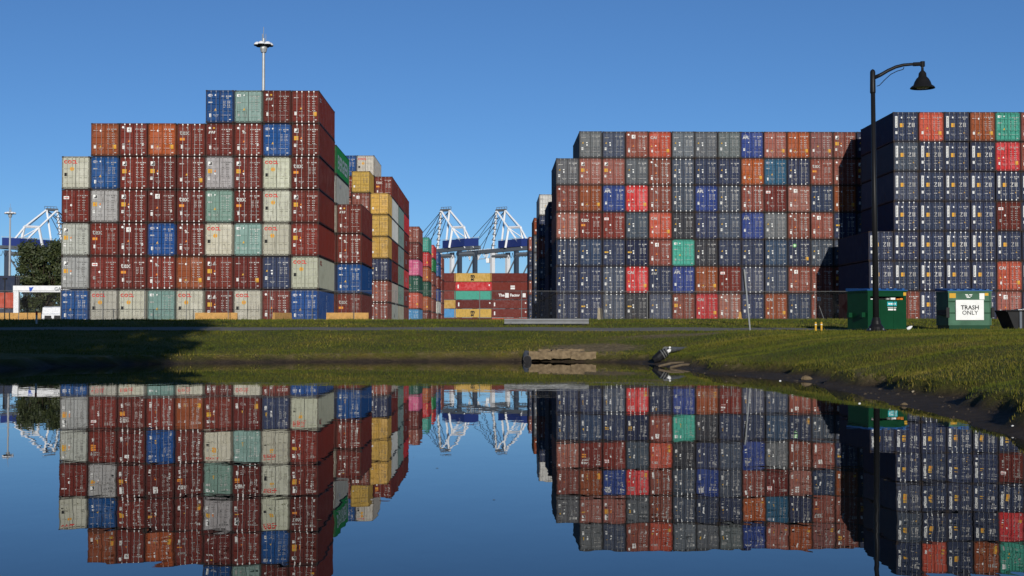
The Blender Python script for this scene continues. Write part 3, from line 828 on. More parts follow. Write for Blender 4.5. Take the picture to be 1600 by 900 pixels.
# ------------------------------------------------------------------ cranes
def crane(px, mirror, label):
    D = 925.0
    s = -1 if not mirror else 1
    t = thing('gantry_crane', label, 'crane', (X(px, D), D, 1.8), 0, 'quay cranes behind the containers')
    bx, by = s * 0.55, 0.835
    wx, wy = 0.835 * -s, 0.55
    Q = lambda b, w_, z: Vector((b * bx - w_ * wx * 1.0, b * by + w_ * wy, z))
    g = MB()
    for w_ in (-3.2, 3.2):
        g.hexa([Q(-24, w_ - .8, 49.6), Q(62, w_ - .8, 49.6), Q(62, w_ + .8, 49.6), Q(-24, w_ + .8, 49.6), Q(-24, w_ - .8, 52), Q(62, w_ - .8, 52), Q(62, w_ + .8, 52), Q(-24, w_ + .8, 52)])
    for b in range(-24, 63, 6): g.bar(Q(b, -3, 50.5), Q(b, 3, 50.5), 0.5)
    g.build('boom_girder', STEELG, t)
    h = MB()
    h.hexa([Q(-19, -5.5, 52.1), Q(8, -5.5, 52.1), Q(8, 5.5, 52.1), Q(-19, 5.5, 52.1), Q(-19, -5.5, 57), Q(8, -5.5, 57), Q(8, 5.5, 57), Q(-19, 5.5, 57)])
    mh = h.build('machinery_house', STEELB, t)
    h = MB()
    for w_ in (-5.6, 5.6):
        h.tube([Q(-19, w_, 57.6), Q(8, w_, 57.6)], .14, 4)
    for b in (-19, -12, -5, 2, 8):
        h.tube([Q(b, -5.6, 57), Q(b, -5.6, 58)], .1, 4)
    h.build('railing', STEELW, mh)
    f = MB()
    for w_, k in ((-1, -1), (1, 1)):
        f.bar(Q(-3, k * 7.2, 52), Q(-3, k * 4.6, 65), 1.25); f.bar(Q(-3, k * 4.6, 64.6), Q(13, k * 3.4, 77), 1.0)
        f.bar(Q(-3, k * 4.6, 64.6), Q(-17, k * 3.4, 51), 1.0)
    f.bar(Q(-3, -4.9, 65), Q(-3, 4.9, 65), 1.2)
    f.bar(Q(-3, -6, 58), Q(-3, 4.4, 64.5), .5)
    f.build('portal_frame', STEELW, t)
    a = MB()
    for k in (-1, 1): a.bar(Q(13, k * 3.4, 77), Q(17.5, k * 3.2, 52), 1.1)
    a.build('mast', STEELW, t)
    a = MB()
    for q in range(7):
        z = 54 + q * 3.6; b = 17.3 - (z - 52) * .18
        p = Q(b - 1.2, 4.2, z)
        a.hexa([p + Vector((dx, dy, dz)) for dz in (0, .35) for dx, dy in ((-1.5, -1), (1.5, -1), (1.5, 1), (-1.5, 1))])
        if q < 6: a.bar(p + Vector((-1, 0, .2)), p + Vector((1, 0, 3.8)), .5)
    a.build('stair_tower', STEELG, t)
    a = MB()
    a.bar(Q(13, -4, 77.2), Q(13, 4, 77.2), 1.3)
    for k in (-4, -2, 0, 2, 4): a.bar(Q(12, k, 77.5), Q(12, k, 79.2), .22)
    a.bar(Q(12, -4, 79.2), Q(12, 4, 79.2), .22)
    a.build('apex_platform', STEELG, t)
    c = MB()
    for k in (-3.2, 3.2):
        for b in (30, 46, 59): c.tube([Q(13.5, k, 76.5), Q(b, k, 52.2)], .26, 4)
        c.tube([Q(13, k, 76.5), Q(-2, k, 65)], .2, 4)
    c.build('stay_cables', CABLE, t)
    for b in (-14, 14):
        for w_ in (-6, 6):
            l = MB(); l.hexa([Q(b + db, w_ + dw, z) for z in (0, 49.2) for db, dw in ((-1.2, -1.2), (1.2, -1.2), (1.2, 1.2), (-1.2, 1.2))])
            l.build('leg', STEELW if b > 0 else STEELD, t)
    sb = MB()
    for b in (-14, 14):
        for z in (14, 47): sb.bar(Q(b, -6, z), Q(b, 6, z), 1.9)
    for w_ in (-6, 6):
        sb.bar(Q(-14, w_, 14), Q(14, w_, 14), 1.5); sb.bar(Q(-14, w_, 46), Q(13, w_, 15), .9)
    sb.build('cross_beams', STEELG, t)
    cb = MB(); p = Q(27, 0, 46)
    cb.hexa([p + Vector(v) for v in ((-2, -2, -3), (2, -2, -3), (2, 2, -3), (-2, 2, -3), (-2.4, -2.4, 0), (2.4, -2.4, 0), (2.4, 2.4, 0), (-2.4, 2.4, 0))])
    cb.build('operator_cab', STEELW, t)
    fe = MB()
    for q in range(14):
        b = -22 + q * 3.2
        pts_ = [Q(b + 3.2 * u / 6, -5, 48.8 - 3.4 * math.sin(math.pi * u / 6)) for u in range(7)]
        fe.tube(pts_, .16, 4)
    fe.build('festoon_cable', CABLE, t)
    tr = MB()
    for q in range(26):
        b = 14 + q * 1.5; z0 = 45.5 + (q * 37 % 5) * .5
        tr.bar(Q(b, (q * 13 % 7) - 3, z0), Q(b + 1.5, (q * 29 % 7) - 3, 52.5), .42)
        tr.bar(Q(b, -3.6, 46.2), Q(b + 1.5, -3.6, 46.2), .35)
    tr.build('trolley_frame', STEELW, t)
crane(800, False, 'white quay crane with blue machinery house, right one above the aisle')
crane(712, False, 'white quay crane with blue machinery house, left one above the aisle')
crane(54, True, 'white quay crane with blue machinery house behind tree at far left')

# ------------------------------------------------------------------ light masts
def light_mast(px, ytop, D, nlamp, rad, label):
    p = P(px, ytop, D); z0 = zg(p.x, D)
    t = thing('floodlight_mast', label, 'light mast', (p.x, D, z0))
    h = p.z - z0
    m = MB(); m.tube([(0, 0, 0), (0, 0, h * .5), (0, 0, h)], [.34, .24, .15], 10); m.tube([(0, 0, 0), (0, 0, .5)], .55, 10); m.build('pole', GALV, t)
    m = MB(); m.lathe([(.3, h - 1.6), (.42, h - 1.2), (.42, h - .7), (.2, h - .5)], n=10); m.tube([(0, 0, h), (0, 0, h + 1.3)], .035, 5)
    for a in range(3): m.tube([(.25 * math.cos(a * 2.1), .25 * math.sin(a * 2.1), h - .5), (.25 * math.cos(a * 2.1), .25 * math.sin(a * 2.1), h + .5)], .03, 5)
    m.build('head_ring', GALV, t)
    for k in range(nlamp):
        a = 2 * math.pi * (k + .3) / nlamp
        m = MB(); cx, cy = rad * math.cos(a), rad * math.sin(a)
        m.lathe([(.0, .34), (.20, .29), (.36, .14), (.42, -.02)], (cx, cy, h - .75), 12, 0); m.lathe([(.42, -.03), (.37, -.12), (.0, -.14)], (cx, cy, h - .75), 12, 1)
        m.tube([(0.3 * math.cos(a), 0.3 * math.sin(a), h - 1.0), (cx, cy, h - .6)], .06, 5, 1)
        m.build('floodlight', [STEELW, BLACKP], t, smooth=True)
light_mast(412, 60, 160, 6, .70, 'tall floodlight mast with ring of lamps rising behind left front stack')
light_mast(16, 328, 300, 6, .8, 'slim floodlight mast at far left near the gate beam')

# ------------------------------------------------------------------ gate, trucks, far left
t = thing('gate_gantry', 'white overhead gate beam with blue emblem left of the left stack', 'gate', (X(60, 146), 146, 1.75))
x0, x1 = X(21, 146) - X(60, 146), X(128, 146) - X(60, 146)
m = MB(); m.box(x0, x1, -.25, .25, 3.2, 3.86); m.build('beam', STEELW, t)
for xx in (x0 + .3, x1 - .3):
    m = MB(); m.box(xx - .26, xx + .26, -.22, .22, 0, 3.197); m.box(xx - .4, xx + .4, -.4, .4, 0, .15); m.build('post', STEELW, t)
m = MB(); ex = X(49, 146) - X(60, 146)
m.poly([(ex - .2, -.256, 3.72), (ex - .14, -.256, 3.28), (ex + .02, -.256, 3.24), (ex + .28, -.256, 3.76), (ex + .02, -.256, 3.68)])
m.build('emblem', BLU, t)
m = MB(); gxx = X(85.5, 146) - X(60, 146)
m.text('GATE', lambda a, b: (gxx + a, -.256, 3.36 + b), .5, 0, .01); m.build('lettering', STEELG, t)
def truck(px, D, label):
    xx = X(px, D)
    t = thing('truck', label, 'truck', (xx, D, zg(xx, D)), R(8), 'trucks at the gate')
    m = MB()
    m.hexa([(-1.15, 0, .9), (1.15, 0, .9), (1.15, 2.0, .9), (-1.15, 2.0, .9), (-1.15, 0, 1.9), (1.15, 0, 1.9), (1.15, 2.0, 3.1), (-1.15, 2.0, 3.1)])
    m.hexa([(-1.15, .25, 1.9), (1.15, .25, 1.9), (1.15, 2.2, 1.9), (-1.15, 2.2, 1.9), (-1.1, .55, 3.1), (1.1, .55, 3.1), (1.1, 2.2, 3.3), (-1.1, 2.2, 3.3)])
    m.build('cab', STEELW, t)
    m = MB(); m.poly([(-1.0, .28, 2.0), (1.0, .28, 2.0), (.95, .51, 2.9), (-.95, .51, 2.9)]); m.build('windscreen', WINDOW, t)
    m = MB(); m.box(-.7, .7, -.04, .0, 1.0, 1.7); m.build('grille', BLACKP, t)
    m = MB(); m.box(-1.2, 1.2, -.1, .15, .45, .85); m.build('bumper', GALV, t)
    for sx in (-1, 1):
        m = MB(); m.box(sx * .95 - .14, sx * .95 + .14, -.12, -.02, 1.0, 1.2); m.build('headlight', GLASS, t)
        for yy in (.9, 4.6, 5.7):
            m = MB(); m.tube([(sx * .85, yy, .5), (sx * 1.15, yy, .5)], .5, 14); m.build('wheel', BLACKP, t)
    m = MB(); m.box(-.5, .5, 2.2, 6.3, .7, .95); m.build('chassis', BLACKP, t)
truck(76, 246, 'white truck by the gate, farther left of the pair')
truck(91, 243, 'white truck by the gate, nearest the blue container')

LEAF = {}
def leaf_mat(name, c0, c1):
    m, nt, b = nt_mat(name)
    g = N(nt, 'ShaderNodeNewGeometry')
    mx = N(nt, 'ShaderNodeMix', data_type='RGBA'); mx.inputs[6].default_value = (*c0, 1); mx.inputs[7].default_value = (*c1, 1)
    nt.links.new(g.outputs['Random Per Island'], mx.inputs[0]); nt.links.new(mx.outputs[2], b.inputs['Base Color'])
    b.inputs['Roughness'].default_value = 0.6
    return m
LEAFM = leaf_mat('oak_leaves', (0.018, 0.030, 0.008), (0.055, 0.066, 0.018))
def tree(x, y, height, spread, nclump, nleaf, leaf, label, base=0.3, seed=1):
    rnd = random.Random(seed); z0 = zg(x, y)
    t = thing('oak_tree', label, 'tree', (x, y, z0))
    m = MB(); fork = height * base
    m.tube([(0, 0, -.2), (.1, 0, fork * .6), (0, .1, fork), (.1, 0, height * .7)], [height * .036, height * .027, height * .023, height * .008], 9)
    tips = []
    for k in range(nclump):
        a = rnd.uniform(0, 2 * math.pi); u = rnd.random() ** .5
        zz = rnd.uniform(base * 1.05, .97)
        env = math.sin(math.pi * min(1, max(.06, (zz - base * .7) / (1.08 - base * .7)))) ** .6
        c = Vector((math.cos(a) * u * spread * env, math.sin(a) * u * spread * env, zz * height)); tips.append(c)
        if k % 3 == 0:
            st = Vector((0, 0, fork * rnd.uniform(.8, 1.4))); mid = st.lerp(c, .5) + Vector((0, 0, -.04 * height))
            m.tube([st, mid, c], [height * .012, height * .007, height * .002], 5)
    m.build('trunk', BARK, t)
    per = nleaf // nclump
    rn = np.random.default_rng(seed)
    C = np.repeat(np.array([tuple(c) for c in tips]), per, 0); n = len(C)
    rad = np.repeat(rn.uniform(.09, .17, nclump) * spread * 1.5, per)
    dv = rn.normal(0, 1, (n, 3)); dv /= np.linalg.norm(dv, axis=1)[:, None]
    C = C + rn.normal(0, .52, (n, 3)) * rad[:, None] * np.array([1, 1, .8])
    A = rn.normal(0, 1, (n, 3)); A /= np.linalg.norm(A, axis=1)[:, None]
    B = np.cross(A, rn.normal(0, 1, (n, 3))); B /= np.linalg.norm(B, axis=1)[:, None]
    sz = leaf * rn.uniform(.6, 1.4, n)[:, None]
    v = np.stack([C - A * sz, C + B * sz * .5, C + A * sz, C - B * sz * .5], 1).reshape(-1, 3)
    me = bpy.data.meshes.new('crown'); me.from_pydata(v.tolist(), [], np.arange(4 * n).reshape(-1, 4).tolist()); me.materials.append(LEAFM)
    obj('crown', me, t)
tree(X(66, 262), 262, 15.6, 5.4, 110, 20000, .28, 'dark leafy tree between gate beam and left front stack', .22, 3)
tree(X(52, 300), 300, 6.0, 5.5, 50, 7000, .22, 'low dark bushy tree under the gate beam', .1, 5)
tree(-12.4, 4.0, 19.0, 6.6, 120, 20000, .42, 'big oak on the left bank whose shade darkens the grass', .34, 8)
tree(-18.5, 15.0, 20.0, 6.8, 120, 20000, .42, 'second big oak farther along the shaded left bank', .28, 9)
tree(-28.0, 9.0, 21.0, 8.5, 120, 20000, .45, 'third big oak set back on the shaded left bank', .26, 12)

# ------------------------------------------------------------------ fence
FD = 118.0
fx = [X(553 + 65.5 * k, FD) for k in range(-10, 13)]
t = thing('chain_link_fence', 'tall chain link fence with thin posts before the container stacks', 'fence', (0, FD, 0))
zt = lambda xx: zg(xx, FD) + 2.62
pm = MB(); pm.tube([(0, 0, -.4), (0, 0, 2.66)], .031, 6); pmesh = pm.mesh('post', FENCE)
for xx in fx: obj('post', pmesh, t, (xx, 0, zg(xx, FD)))
for a, b in zip(fx[:-1], fx[1:]):
    m = MB(); m.tube([(a, 0, zt(a)), (b, 0, zt(b))], .016, 5); m.build('top_rail', FENCE, t)
m = MB(); xx = fx[0]
while xx < fx[-1] - 2.6:
    za, zb = zg(xx, FD) + .05, zt(xx)
    m.tube([(xx, .03, za), (xx + 2.55, .03, zb)], .0022, 3, caps=False); m.tube([(xx, .036, zb), (xx + 2.55, .036, za)], .0022, 3, caps=False)
    xx += .11
cl = m.build('chain_link', FENCE, t); cl['kind'] = 'stuff'
m = MB(); b0 = P(1280, 478, FD - .4); b1 = P(1290, 511, FD - 1.8); m.tube([b0 - Vector((0, FD, 0)), Vector((b1.x, -1.8, zg(b1.x, FD - 1.8) - .1))], .03, 6); m.build('brace', FENCE, t)

# ------------------------------------------------------------------ barriers
def barrier(px0, px1, D, label, rz=0.0, mat=BARR, ends=False, hh=.86):
    xa, xb = X(px0, D), X(px1, D); L = (xb - xa) if not ends else 3.0
    xc = (xa + xb) / 2
    t = thing('concrete_barrier', label, 'barrier', (xc, D, zg(xc, D) - .02), rz, 'concrete barriers along the fence')
    prof = [(-.30, 0), (.30, 0), (.30, .08), (.13, .33), (.08, hh), (-.08, hh), (-.13, .33), (-.30, .08)]
    m = MB(); n = len(prof)
    for xx in (-L / 2, L / 2):
        for p in prof: m.v.append((xx, p[0], p[1]))
    for k in range(n):
        m.f.append((k, (k + 1) % n, n + (k + 1) % n, n + k)[::-1]); m.m.append(0)
    m.f.append(tuple(range(n))); m.m.append(0); m.f.append(tuple(range(2 * n - 1, n - 1, -1))); m.m.append(0)
    m.build('wall', mat, t)
    m = MB()
    for xx in (-L / 3, L / 3): m.box(xx - .12, xx + .12, -.312, .312, .0, .07)
    m.build('lifting_slots', BLACKP, t)
    return t
barrier(305, 371, 120.2, 'yellow concrete barrier in front of beige bottom containers, left stack')
barrier(510, 576, 120.2, 'chipped yellow concrete barrier before blue container, right end of left stack')
barrier(-6, 64, 121.5, 'long yellow concrete barrier at far left edge by the gate')
barrier(432, 450, 120.6, 'yellow concrete barrier seen end-on between two left stack containers', R(70), ends=True)
barrier(929, 946, 119.6, 'tan concrete barrier seen end-on before the middle right stack', R(82), mat=CONC, ends=True, hh=1.2)
barrier(1150, 1163, 120.4, 'small orange concrete barrier seen end-on near the leaning sign post', R(80), ends=True, hh=.8)

# ------------------------------------------------------------------ guard rail
gD = 69.6
p = P(854, 510, gD)
t = thing('guard_rail', 'short galvanised steel guard rail beside the path', 'guard rail', (p.x, gD, zg(p.x, gD)))
Lg = (X(920, gD) - X(788, gD)) / 2
prof = [(0, .06), (-.05, .10), (-.05, .15), (.01, .19), (.01, .21), (-.05, .25), (-.05, .30), (0, .34)]
m = MB()
for (ya, za), (yb, zb) in zip(prof[:-1], prof[1:]):
    m.poly([(-Lg, ya, za), (Lg, ya, za), (Lg, yb, zb), (-Lg, yb, zb)])
    m.poly([(-Lg, ya + .012, za), (-Lg, yb + .012, zb), (Lg, yb + .012, zb), (Lg, ya + .012, za)])
m.build('rail', RAIL, t)
for k in (-.88, 0, .88):
    m = MB(); m.box(k * Lg - .07, k * Lg + .07, .014, .16, -.3, .3); m.build('post', BLACKP, t)

# ------------------------------------------------------------------ sign post, markers
D = 62.6
b0 = P(1173, 517, D); t0 = P(1163, 421, D)
zb = zg(b0.x, D)
t = thing('sign_post', 'leaning road sign seen edge-on on a thin steel post', 'sign', (b0.x, D, zb))
v = Vector((t0.x - b0.x, 0, t0.z - zb))
m = MB(); m.tube([(0, 0, -.3), v], .036, 6); m.build('post', GALV, t)
m = MB(); q = v.normalized(); c = v * .80
pl = [c + q * (.60 * math.cos(a)) + Vector((.07 * math.sin(a), .30 * math.sin(a), 0)) for a in [math.pi / 8 + k * math.pi / 4 for k in range(8)]]
off = Vector((-.075, .02, 0)); i = len(m.v)
m.v += [tuple(x - Vector((.05, 0, 0))) for x in pl] + [tuple(x + off) for x in pl]
m.f += [tuple(range(8)), tuple(range(15, 7, -1))] + [(k, 8 + k, 8 + (k + 1) % 8, (k + 1) % 8) for k in range(8)]; m.m += [0] * 10
m.build('sign_plate', BLACKP, t)
for px, lab in ((1274.5, 'left'), (1283.5, 'right')):
    D = 57.0; xx = X(px, D); zz = zg(xx, D)
    t = thing('marker_post', f'thin yellow marker post on the lawn, {lab} one of the pair', 'marker post', (xx, D, zz), 0, 'yellow marker posts')
    hgt = Z(503, D, px) - zz
    m = MB(); m.tube([(0, 0, -.2), (0, 0, hgt - .03)], .042, 10); m.tube([(0, 0, hgt - .03), (0, 0, hgt)], [.042, .02], 10); m.build('post', YEL, t)
    m = MB(); m.tube([(0, 0, hgt - .12), (0, 0, hgt - .09)], .045, 10); m.build('reflector', WHT, t)
D = 71.0
t = thing('marker_post', 'short post with red top before the far left barrier', 'marker post', (X(57, D), D, zg(X(57, D), D)))
m = MB(); m.tube([(0, 0, -.1), (0, 0, .45)], .05, 8); m.build('post', GALV, t)
m = MB(); m.tube([(0, 0, .45), (0, 0, .62)], .055, 8); m.build('cap', REDP, t)
D = 119.6
t = thing('thin_pole', 'thin dark pole standing at the far left edge', 'pole', (X(7, D), D, zg(X(7, D), D)))
m = MB(); m.tube([(0, 0, -.2), (0, 0, 3.6)], .05, 8); m.build('shaft', BLACKP, t)
m = MB(); m.box(-.16, .16, -.12, .12, 3.6, 3.75); m.build('cap', BLACKP, t)

# ------------------------------------------------------------------ street lamp
D = 52.0
pb = P(1369, 515, D); xb = pb.x; zb = zg(xb, D)
t = thing('street_lamp', 'tall black street lamp with curved arm and bell shade on the lawn', 'street lamp', (xb, D, zb))
H = Z(111, D, 1366) - zb
S = F / D
m = MB(); m.tube([(0, 0, 0), (-.03, 0, H * .5), (-.06, 0, H - .05)], [.115, .095, .078], 14); m.build('pole', LAMPB, t, smooth=True)
m = MB(); m.lathe([(.40, -.1), (.40, .07), (.30, .10), (.27, .20), (.19, .30), (.165, .42), (.125, .55)], n=18); m.build('base', LAMPB, t)
for k in range(4):
    m = MB(); a = k * 1.571 + .6; m.tube([(.33 * math.cos(a), .33 * math.sin(a), .07), (.33 * math.cos(a), .33 * math.sin(a), .15)], .03, 6); m.build('anchor_bolt', STEELG, t)
m = MB(); m.tube([(-.06, 0, H - .82), (-.06, 0, H - .78), (-.06, 0, H - .03), (-.06, 0, H + .03), (-.06, 0, H + .07)], [.10, .105, .097, .07, .01], 14); m.build('sleeve', LAMPB, t, smooth=True)
def lp(px, py): q = P(px, py, D); return (q.x - xb, 0, q.z - zb)
m = MB(); m.tube([lp(1367, 121), lp(1376, 117), lp(1387, 110.5), lp(1400, 104.5), lp(1412, 101.5), lp(1424, 100.5), lp(1440, 100.3)], [.075, .07, .065, .062, .058, .055, .055], 10)
arm = m.build('arm', LAMPB, t, smooth=True)
m = MB(); m.tube([lp(1427, 100.5), lp(1438, 100)], .075, 10); q = lp(1441.5, 104); m.tube([q, lp(1441.5, 96)], .085, 10); m.build('clamp', LAMPB, arm)
m = MB(); m.tube([lp(1370, 134.5), lp(1374, 133.5), lp(1382, 125), lp(1392, 116), lp(1402, 111), lp(1411, 108.5), lp(1412.5, 105)], .016, 6); m.build('tie_rod', LAMPB, arm)
c = lp(1441.5, 138)
sh = [(.455, .0), (.43, .05), (.33, .12), (.29, .24), (.22, .36), (.15, .43), (.135, .56), (.09, .62), (.05, .66), (.045, .80)]
m = MB(); m.lathe(sh, c, 22); m.lathe([(.43, .012), (.30, .10)], c, 22); shd = m.build('lamp_shade', LAMPB, t, smooth=True)
m = MB(); m.lathe([(.29, .06), (.2, .0), (.0, -.02)], c, 16); m.build('lens', GLASS, shd)

# ------------------------------------------------------------------ dumpsters
def xz(m, pts_, y, mat=0): m.poly([(a, y, b) for a, b in pts_], mat)
D = 60.0
xx = X(1377, D - .9); z0 = zg(xx, D)
t = thing('dumpster', 'dark green recycling dumpster with front slot and blue lid by the lamp', 'dumpster', (xx, D, z0), R(17))
Wd, Hd, Dp = .92, 1.66, 1.6
m = MB()
m.box(-Wd, Wd, -.9, -.9 + Dp, .06, 1.28); m.box(-Wd, -Wd + .12, -.9, -.9 + Dp, 1.28, 1.42); m.box(Wd - .12, Wd, -.9, -.9 + Dp, 1.28, 1.42)
m.box(-Wd, Wd, -.9, -.9 + Dp, 1.42, Hd)
for k in (-.3, .3): m.box(k - .012, k + .012, -.914, -.9, .1, 1.26)
m.box(-Wd - .03, Wd + .03, -.93, -.9 + Dp + .02, 1.60, 1.655)
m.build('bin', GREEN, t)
m = MB(); m.box(-Wd + .12, Wd - .12, -.60, -.55, 1.28, 1.42); m.build('slot_back', BLACKP, t)
m = MB()
for k, (a, b_, col_) in enumerate(((-.75, -.45, 0), (.0, .12, 1), (.2, .42, 0), (.48, .62, 2), (.64, .78, 2))):
    m.box(a, b_, -.86, -.75, 1.285, 1.33 + .02 * (k % 3), col_)
m.build('cardboard', [WHT, GREY, ORG], t)
m = MB(); m.hexa([(-Wd - .05, -.95, Hd + .004), (Wd + .05, -.95, Hd + .004), (Wd + .05, .75, Hd + .004), (-Wd - .05, .75, Hd + .004), (-Wd - .05, -.95, Hd + .04), (Wd + .05, -.95, Hd + .04), (Wd + .05, .75, Hd + .13), (-Wd - .05, .75, Hd + .13)])
for k in range(5): m.box(-.8 + k * .38, -.68 + k * .38, -.9, .5, Hd + .05, Hd + .10)
m.build('lid', BLUELID, t)
m = MB()
for yy in (-.62, .4): m.box(-Wd - .16, -Wd, yy - .08, yy + .08, .55, .75)
m.build('fork_pocket', GREEN, t)
m = MB(); xz(m, [(.0, 1.02), (.46, 1.02), (.46, 1.2), (.0, 1.2)], -.906, 0); xz(m, [(.02, .95), (.44, .95), (.44, .97), (.02, .97)], -.906, 1); xz(m, [(.04, .84), (.42, .84), (.42, .91), (.04, .91)], -.906, 1); xz(m, [(.78, 1.46), (.91, 1.46), (.91, 1.6), (.78, 1.6)], -.906, 2)
rnd = random.Random(4); dashes(m, .05, .41, 1.08, .06, 1, rnd, -.909)
m.build('labels', [simple('label_teal', (.03, .32, .34), .5), WHT, YEL], t)

xx = X(1505.5, D); z0 = zg(xx, D)
t = thing('dumpster', 'faded green dumpster carrying a white TRASH ONLY sign', 'dumpster', (xx, D, z0), R(1))
m = MB()
m.box(-.88, .88, -.75, .75, .2, 1.62); m.box(-.86, .86, -.73, .75, .0, .2, 1)
for zz in (.70, 1.18): m.box(-.90, .90, -.79, -.75, zz, zz + .035, 1)
for xk in (-.885, .885): m.box(xk - .025, xk + .025, -.785, .76, .2, 1.62)
m.box(-.93, .93, -.80, .77, 1.56, 1.63, 0)
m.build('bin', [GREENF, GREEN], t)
m = MB(); m.hexa([(-.95, -.83, 1.632), (.95, -.83, 1.632), (.95, .78, 1.70), (-.95, .78, 1.70), (-.95, -.83, 1.67), (.95, -.83, 1.67), (.95, .78, 1.78), (-.95, .78, 1.78)])
for k in range(6): m.box(-.85 + k * .31, -.73 + k * .31, -.8, -.2, 1.67, 1.71)
m.build('lid', BLUELID, t)
for sx in (-1, 1):
    m = MB(); a, b_ = sorted((sx * .885, sx * 1.02)); m.box(a, b_, -.84, .3, .62, .84); m.box(a, b_, -.86, -.76, .52, .94); m.build('fork_pocket', BLACKP, t)
m = MB(); m.box(-.60, .58, -.812, -.792, .42, 1.26); sg = m.build('sign_board', WHT, t)
m = MB()
m.text('TRASH', lambda a, b: (-.005 + a, -.8165, .86 + b), .25, 0, .006, align='CENTER'); m.text('ONLY', lambda a, b: (-.005 + a, -.8165, .64 + b), .25, 0, .002, align='CENTER')
m.build('sign_lettering', BLACKP, sg)
m = MB(); xz(m, [(-.86, 1.34), (-.58, 1.34), (-.58, 1.54), (-.86, 1.54)], -.756, 0); xz(m, [(.42, 1.28), (.63, 1.28), (.63, 1.54), (.42, 1.54)], -.756, 1); xz(m, [(.64, 1.44), (.80, 1.44), (.80, 1.55), (.64, 1.55)], -.756, 0)
rnd = random.Random(5)
for k in range(3): dashes(m, -.18 + .03 * k, .12 - .03 * k, 1.46 - k * .055, .035, 1, rnd, -.756)
m.build('labels', [YEL, WHT], t)

xx = X(1566, D); z0 = zg(xx + 1, D)
t = thing('skip_bin', 'black steel skip with sloping side cut off by right edge', 'skip', (xx, D, z0))
m = MB()
m.hexa([(.28, -.7, .02), (2.4, -.7, .02), (2.4, .7, .02), (.28, .7, .02), (-.05, -.75, .80), (2.6, -.75, .80), (2.6, .75, .80), (-.05, .75, .80)])
m.build('hopper', BLACKP, t)
m = MB(); m.tube([(-.08, -.78, .80), (2.6, -.78, .80)], .04, 6); m.tube([(-.08, .78, .80), (-.08, -.78, .80)], .04, 6); m.build('rim', BLACKP, t)
m = MB()
for k in (.5, 1.1, 1.7): m.box(k - .05, k + .05, -.80, -.70, .06, .78)
m.build('rib', STEELG, t)
m = MB()
for k in range(7): m.hexa([(.5 + k * .2 + a, b_, c_ + .03 * (k % 3)) for c_ in (.70, .86) for a, b_ in ((0, -.5), (.22, -.45), (.18, .3), (-.03, .25))], k % 2)
m.build('rubbish', [WHT, GREY], t)
# concrete pad under the dumpsters
m = MB(); cs = [(X(1300, 57.6), 57.6), (X(1560, 57.6), 57.6), (X(1560, 62), 62.2), (X(1300, 62), 62.2)]
zz = max(zg(a, b_) for a, b_ in cs)
nn = 24
for k in range(nn):
    a0 = cs[0][0] + (cs[1][0] - cs[0][0]) * k / nn; a1 = cs[0][0] + (cs[1][0] - cs[0][0]) * (k + 1) / nn
    m.poly([(a0, 58.2, zg(a0, 58.2) + .012), (a1, 58.2, zg(a1, 58.2) + .012), (a1, 62.3, zg(a1, 62.3) + .012), (a0, 62.3, zg(a0, 62.3) + .012)])
structure(m.build('concrete_pad', CONC))
D = 57.4; xx = X(1417, D)
m = MB(); m.lathe([(.0, 0), (.06, .012), (.07, .08), (.06, .17), (.03, .22), (.03, .25), (0, .25)], n=10)
o = m.build('litter_bottle', WHT, None, (xx, D, zg(xx, D) + .06)); o.rotation_euler = (.3, 1.0, .3)
tag(o, 'white plastic litter lying beside the green recycling dumpster', 'litter')

# ------------------------------------------------------------------ pond edge: headwall, pipes, stones
hp = P(879, 563, 53.9)
t = thing('stone_headwall', 'weathered tan stone drain headwall at the far pond edge', 'headwall', (hp.x, 54.12, 0.09))
def rough_block(x0, x1, y0, y1, z0, z1, seed, mat=STONE, name='stone', parent=None, loc=(0, 0, 0), n=5):
    rnd = random.Random(seed); m = MB(); g = {}
    nx_, ny_, nz_ = n, 2, 3
    def vtx(i, j, k):
        if (i, j, k) not in g:
            g[(i, j, k)] = len(m.v)
            q = .02
            m.v.append((x0 + (x1 - x0) * i / nx_ + rnd.uniform(-q, q), y0 + (y1 - y0) * j / ny_ + rnd.uniform(-q, q), z0 + (z1 - z0) * k / nz_ + rnd.uniform(-q, q)))
        return g[(i, j, k)]
    for i in range(nx_):
        for k in range(nz_):
            for j, fl in ((0, 1), (ny_, 0)):
                f = (vtx(i, j, k), vtx(i + 1, j, k), vtx(i + 1, j, k + 1), vtx(i, j, k + 1)); m.f.append(f if fl else f[::-1]); m.m.append(0)
        for j in range(ny_):
            for k, fl in ((0, 0), (nz_, 1)):
                f = (vtx(i, j, k), vtx(i + 1, j, k), vtx(i + 1, j + 1, k), vtx(i, j + 1, k)); m.f.append(f if fl else f[::-1]); m.m.append(0)
    for j in range(ny_):
        for k in range(nz_):
            for i, fl in ((0, 0), (nx_, 1)):
                f = (vtx(i, j, k), vtx(i, j + 1, k), vtx(i, j + 1, k + 1), vtx(i, j, k + 1)); m.f.append(f if fl else f[::-1]); m.m.append(0)
    return m.build(name, mat, parent, loc)
px1 = 40.5
for a, b_, z0_, z1, sd in ((-1.27, -.42, .0, .30, 1), (-.415, .30, .04, .35, 2), (.305, 1.27, .0, .29, 5)):
    rough_block(a, b_, -.35, .12, z0_, z1, sd, parent=t, n=9)
for a, b_, z1, sd in ((-.90, -.2, .37, 6), (-.195, .85, .39, 7)):
    rough_block(a, b_, .14, .6, .0, z1, sd, parent=t, n=9)
q = P(823, 558, 54.6)
m = MB(); m.tube([(0, -.35, .16), (0, .9, .34)], .16, 12, 0); m.tube([(0, -.37, .157), (0, -.35, .16)], .155, 12, 1)
tag(m.build('drain_pipe', [PIPEG, PIPE], None, (q.x, 54.0, -0.08)), 'dark drain pipe mouth beside the left end of stone headwall', 'pipe')
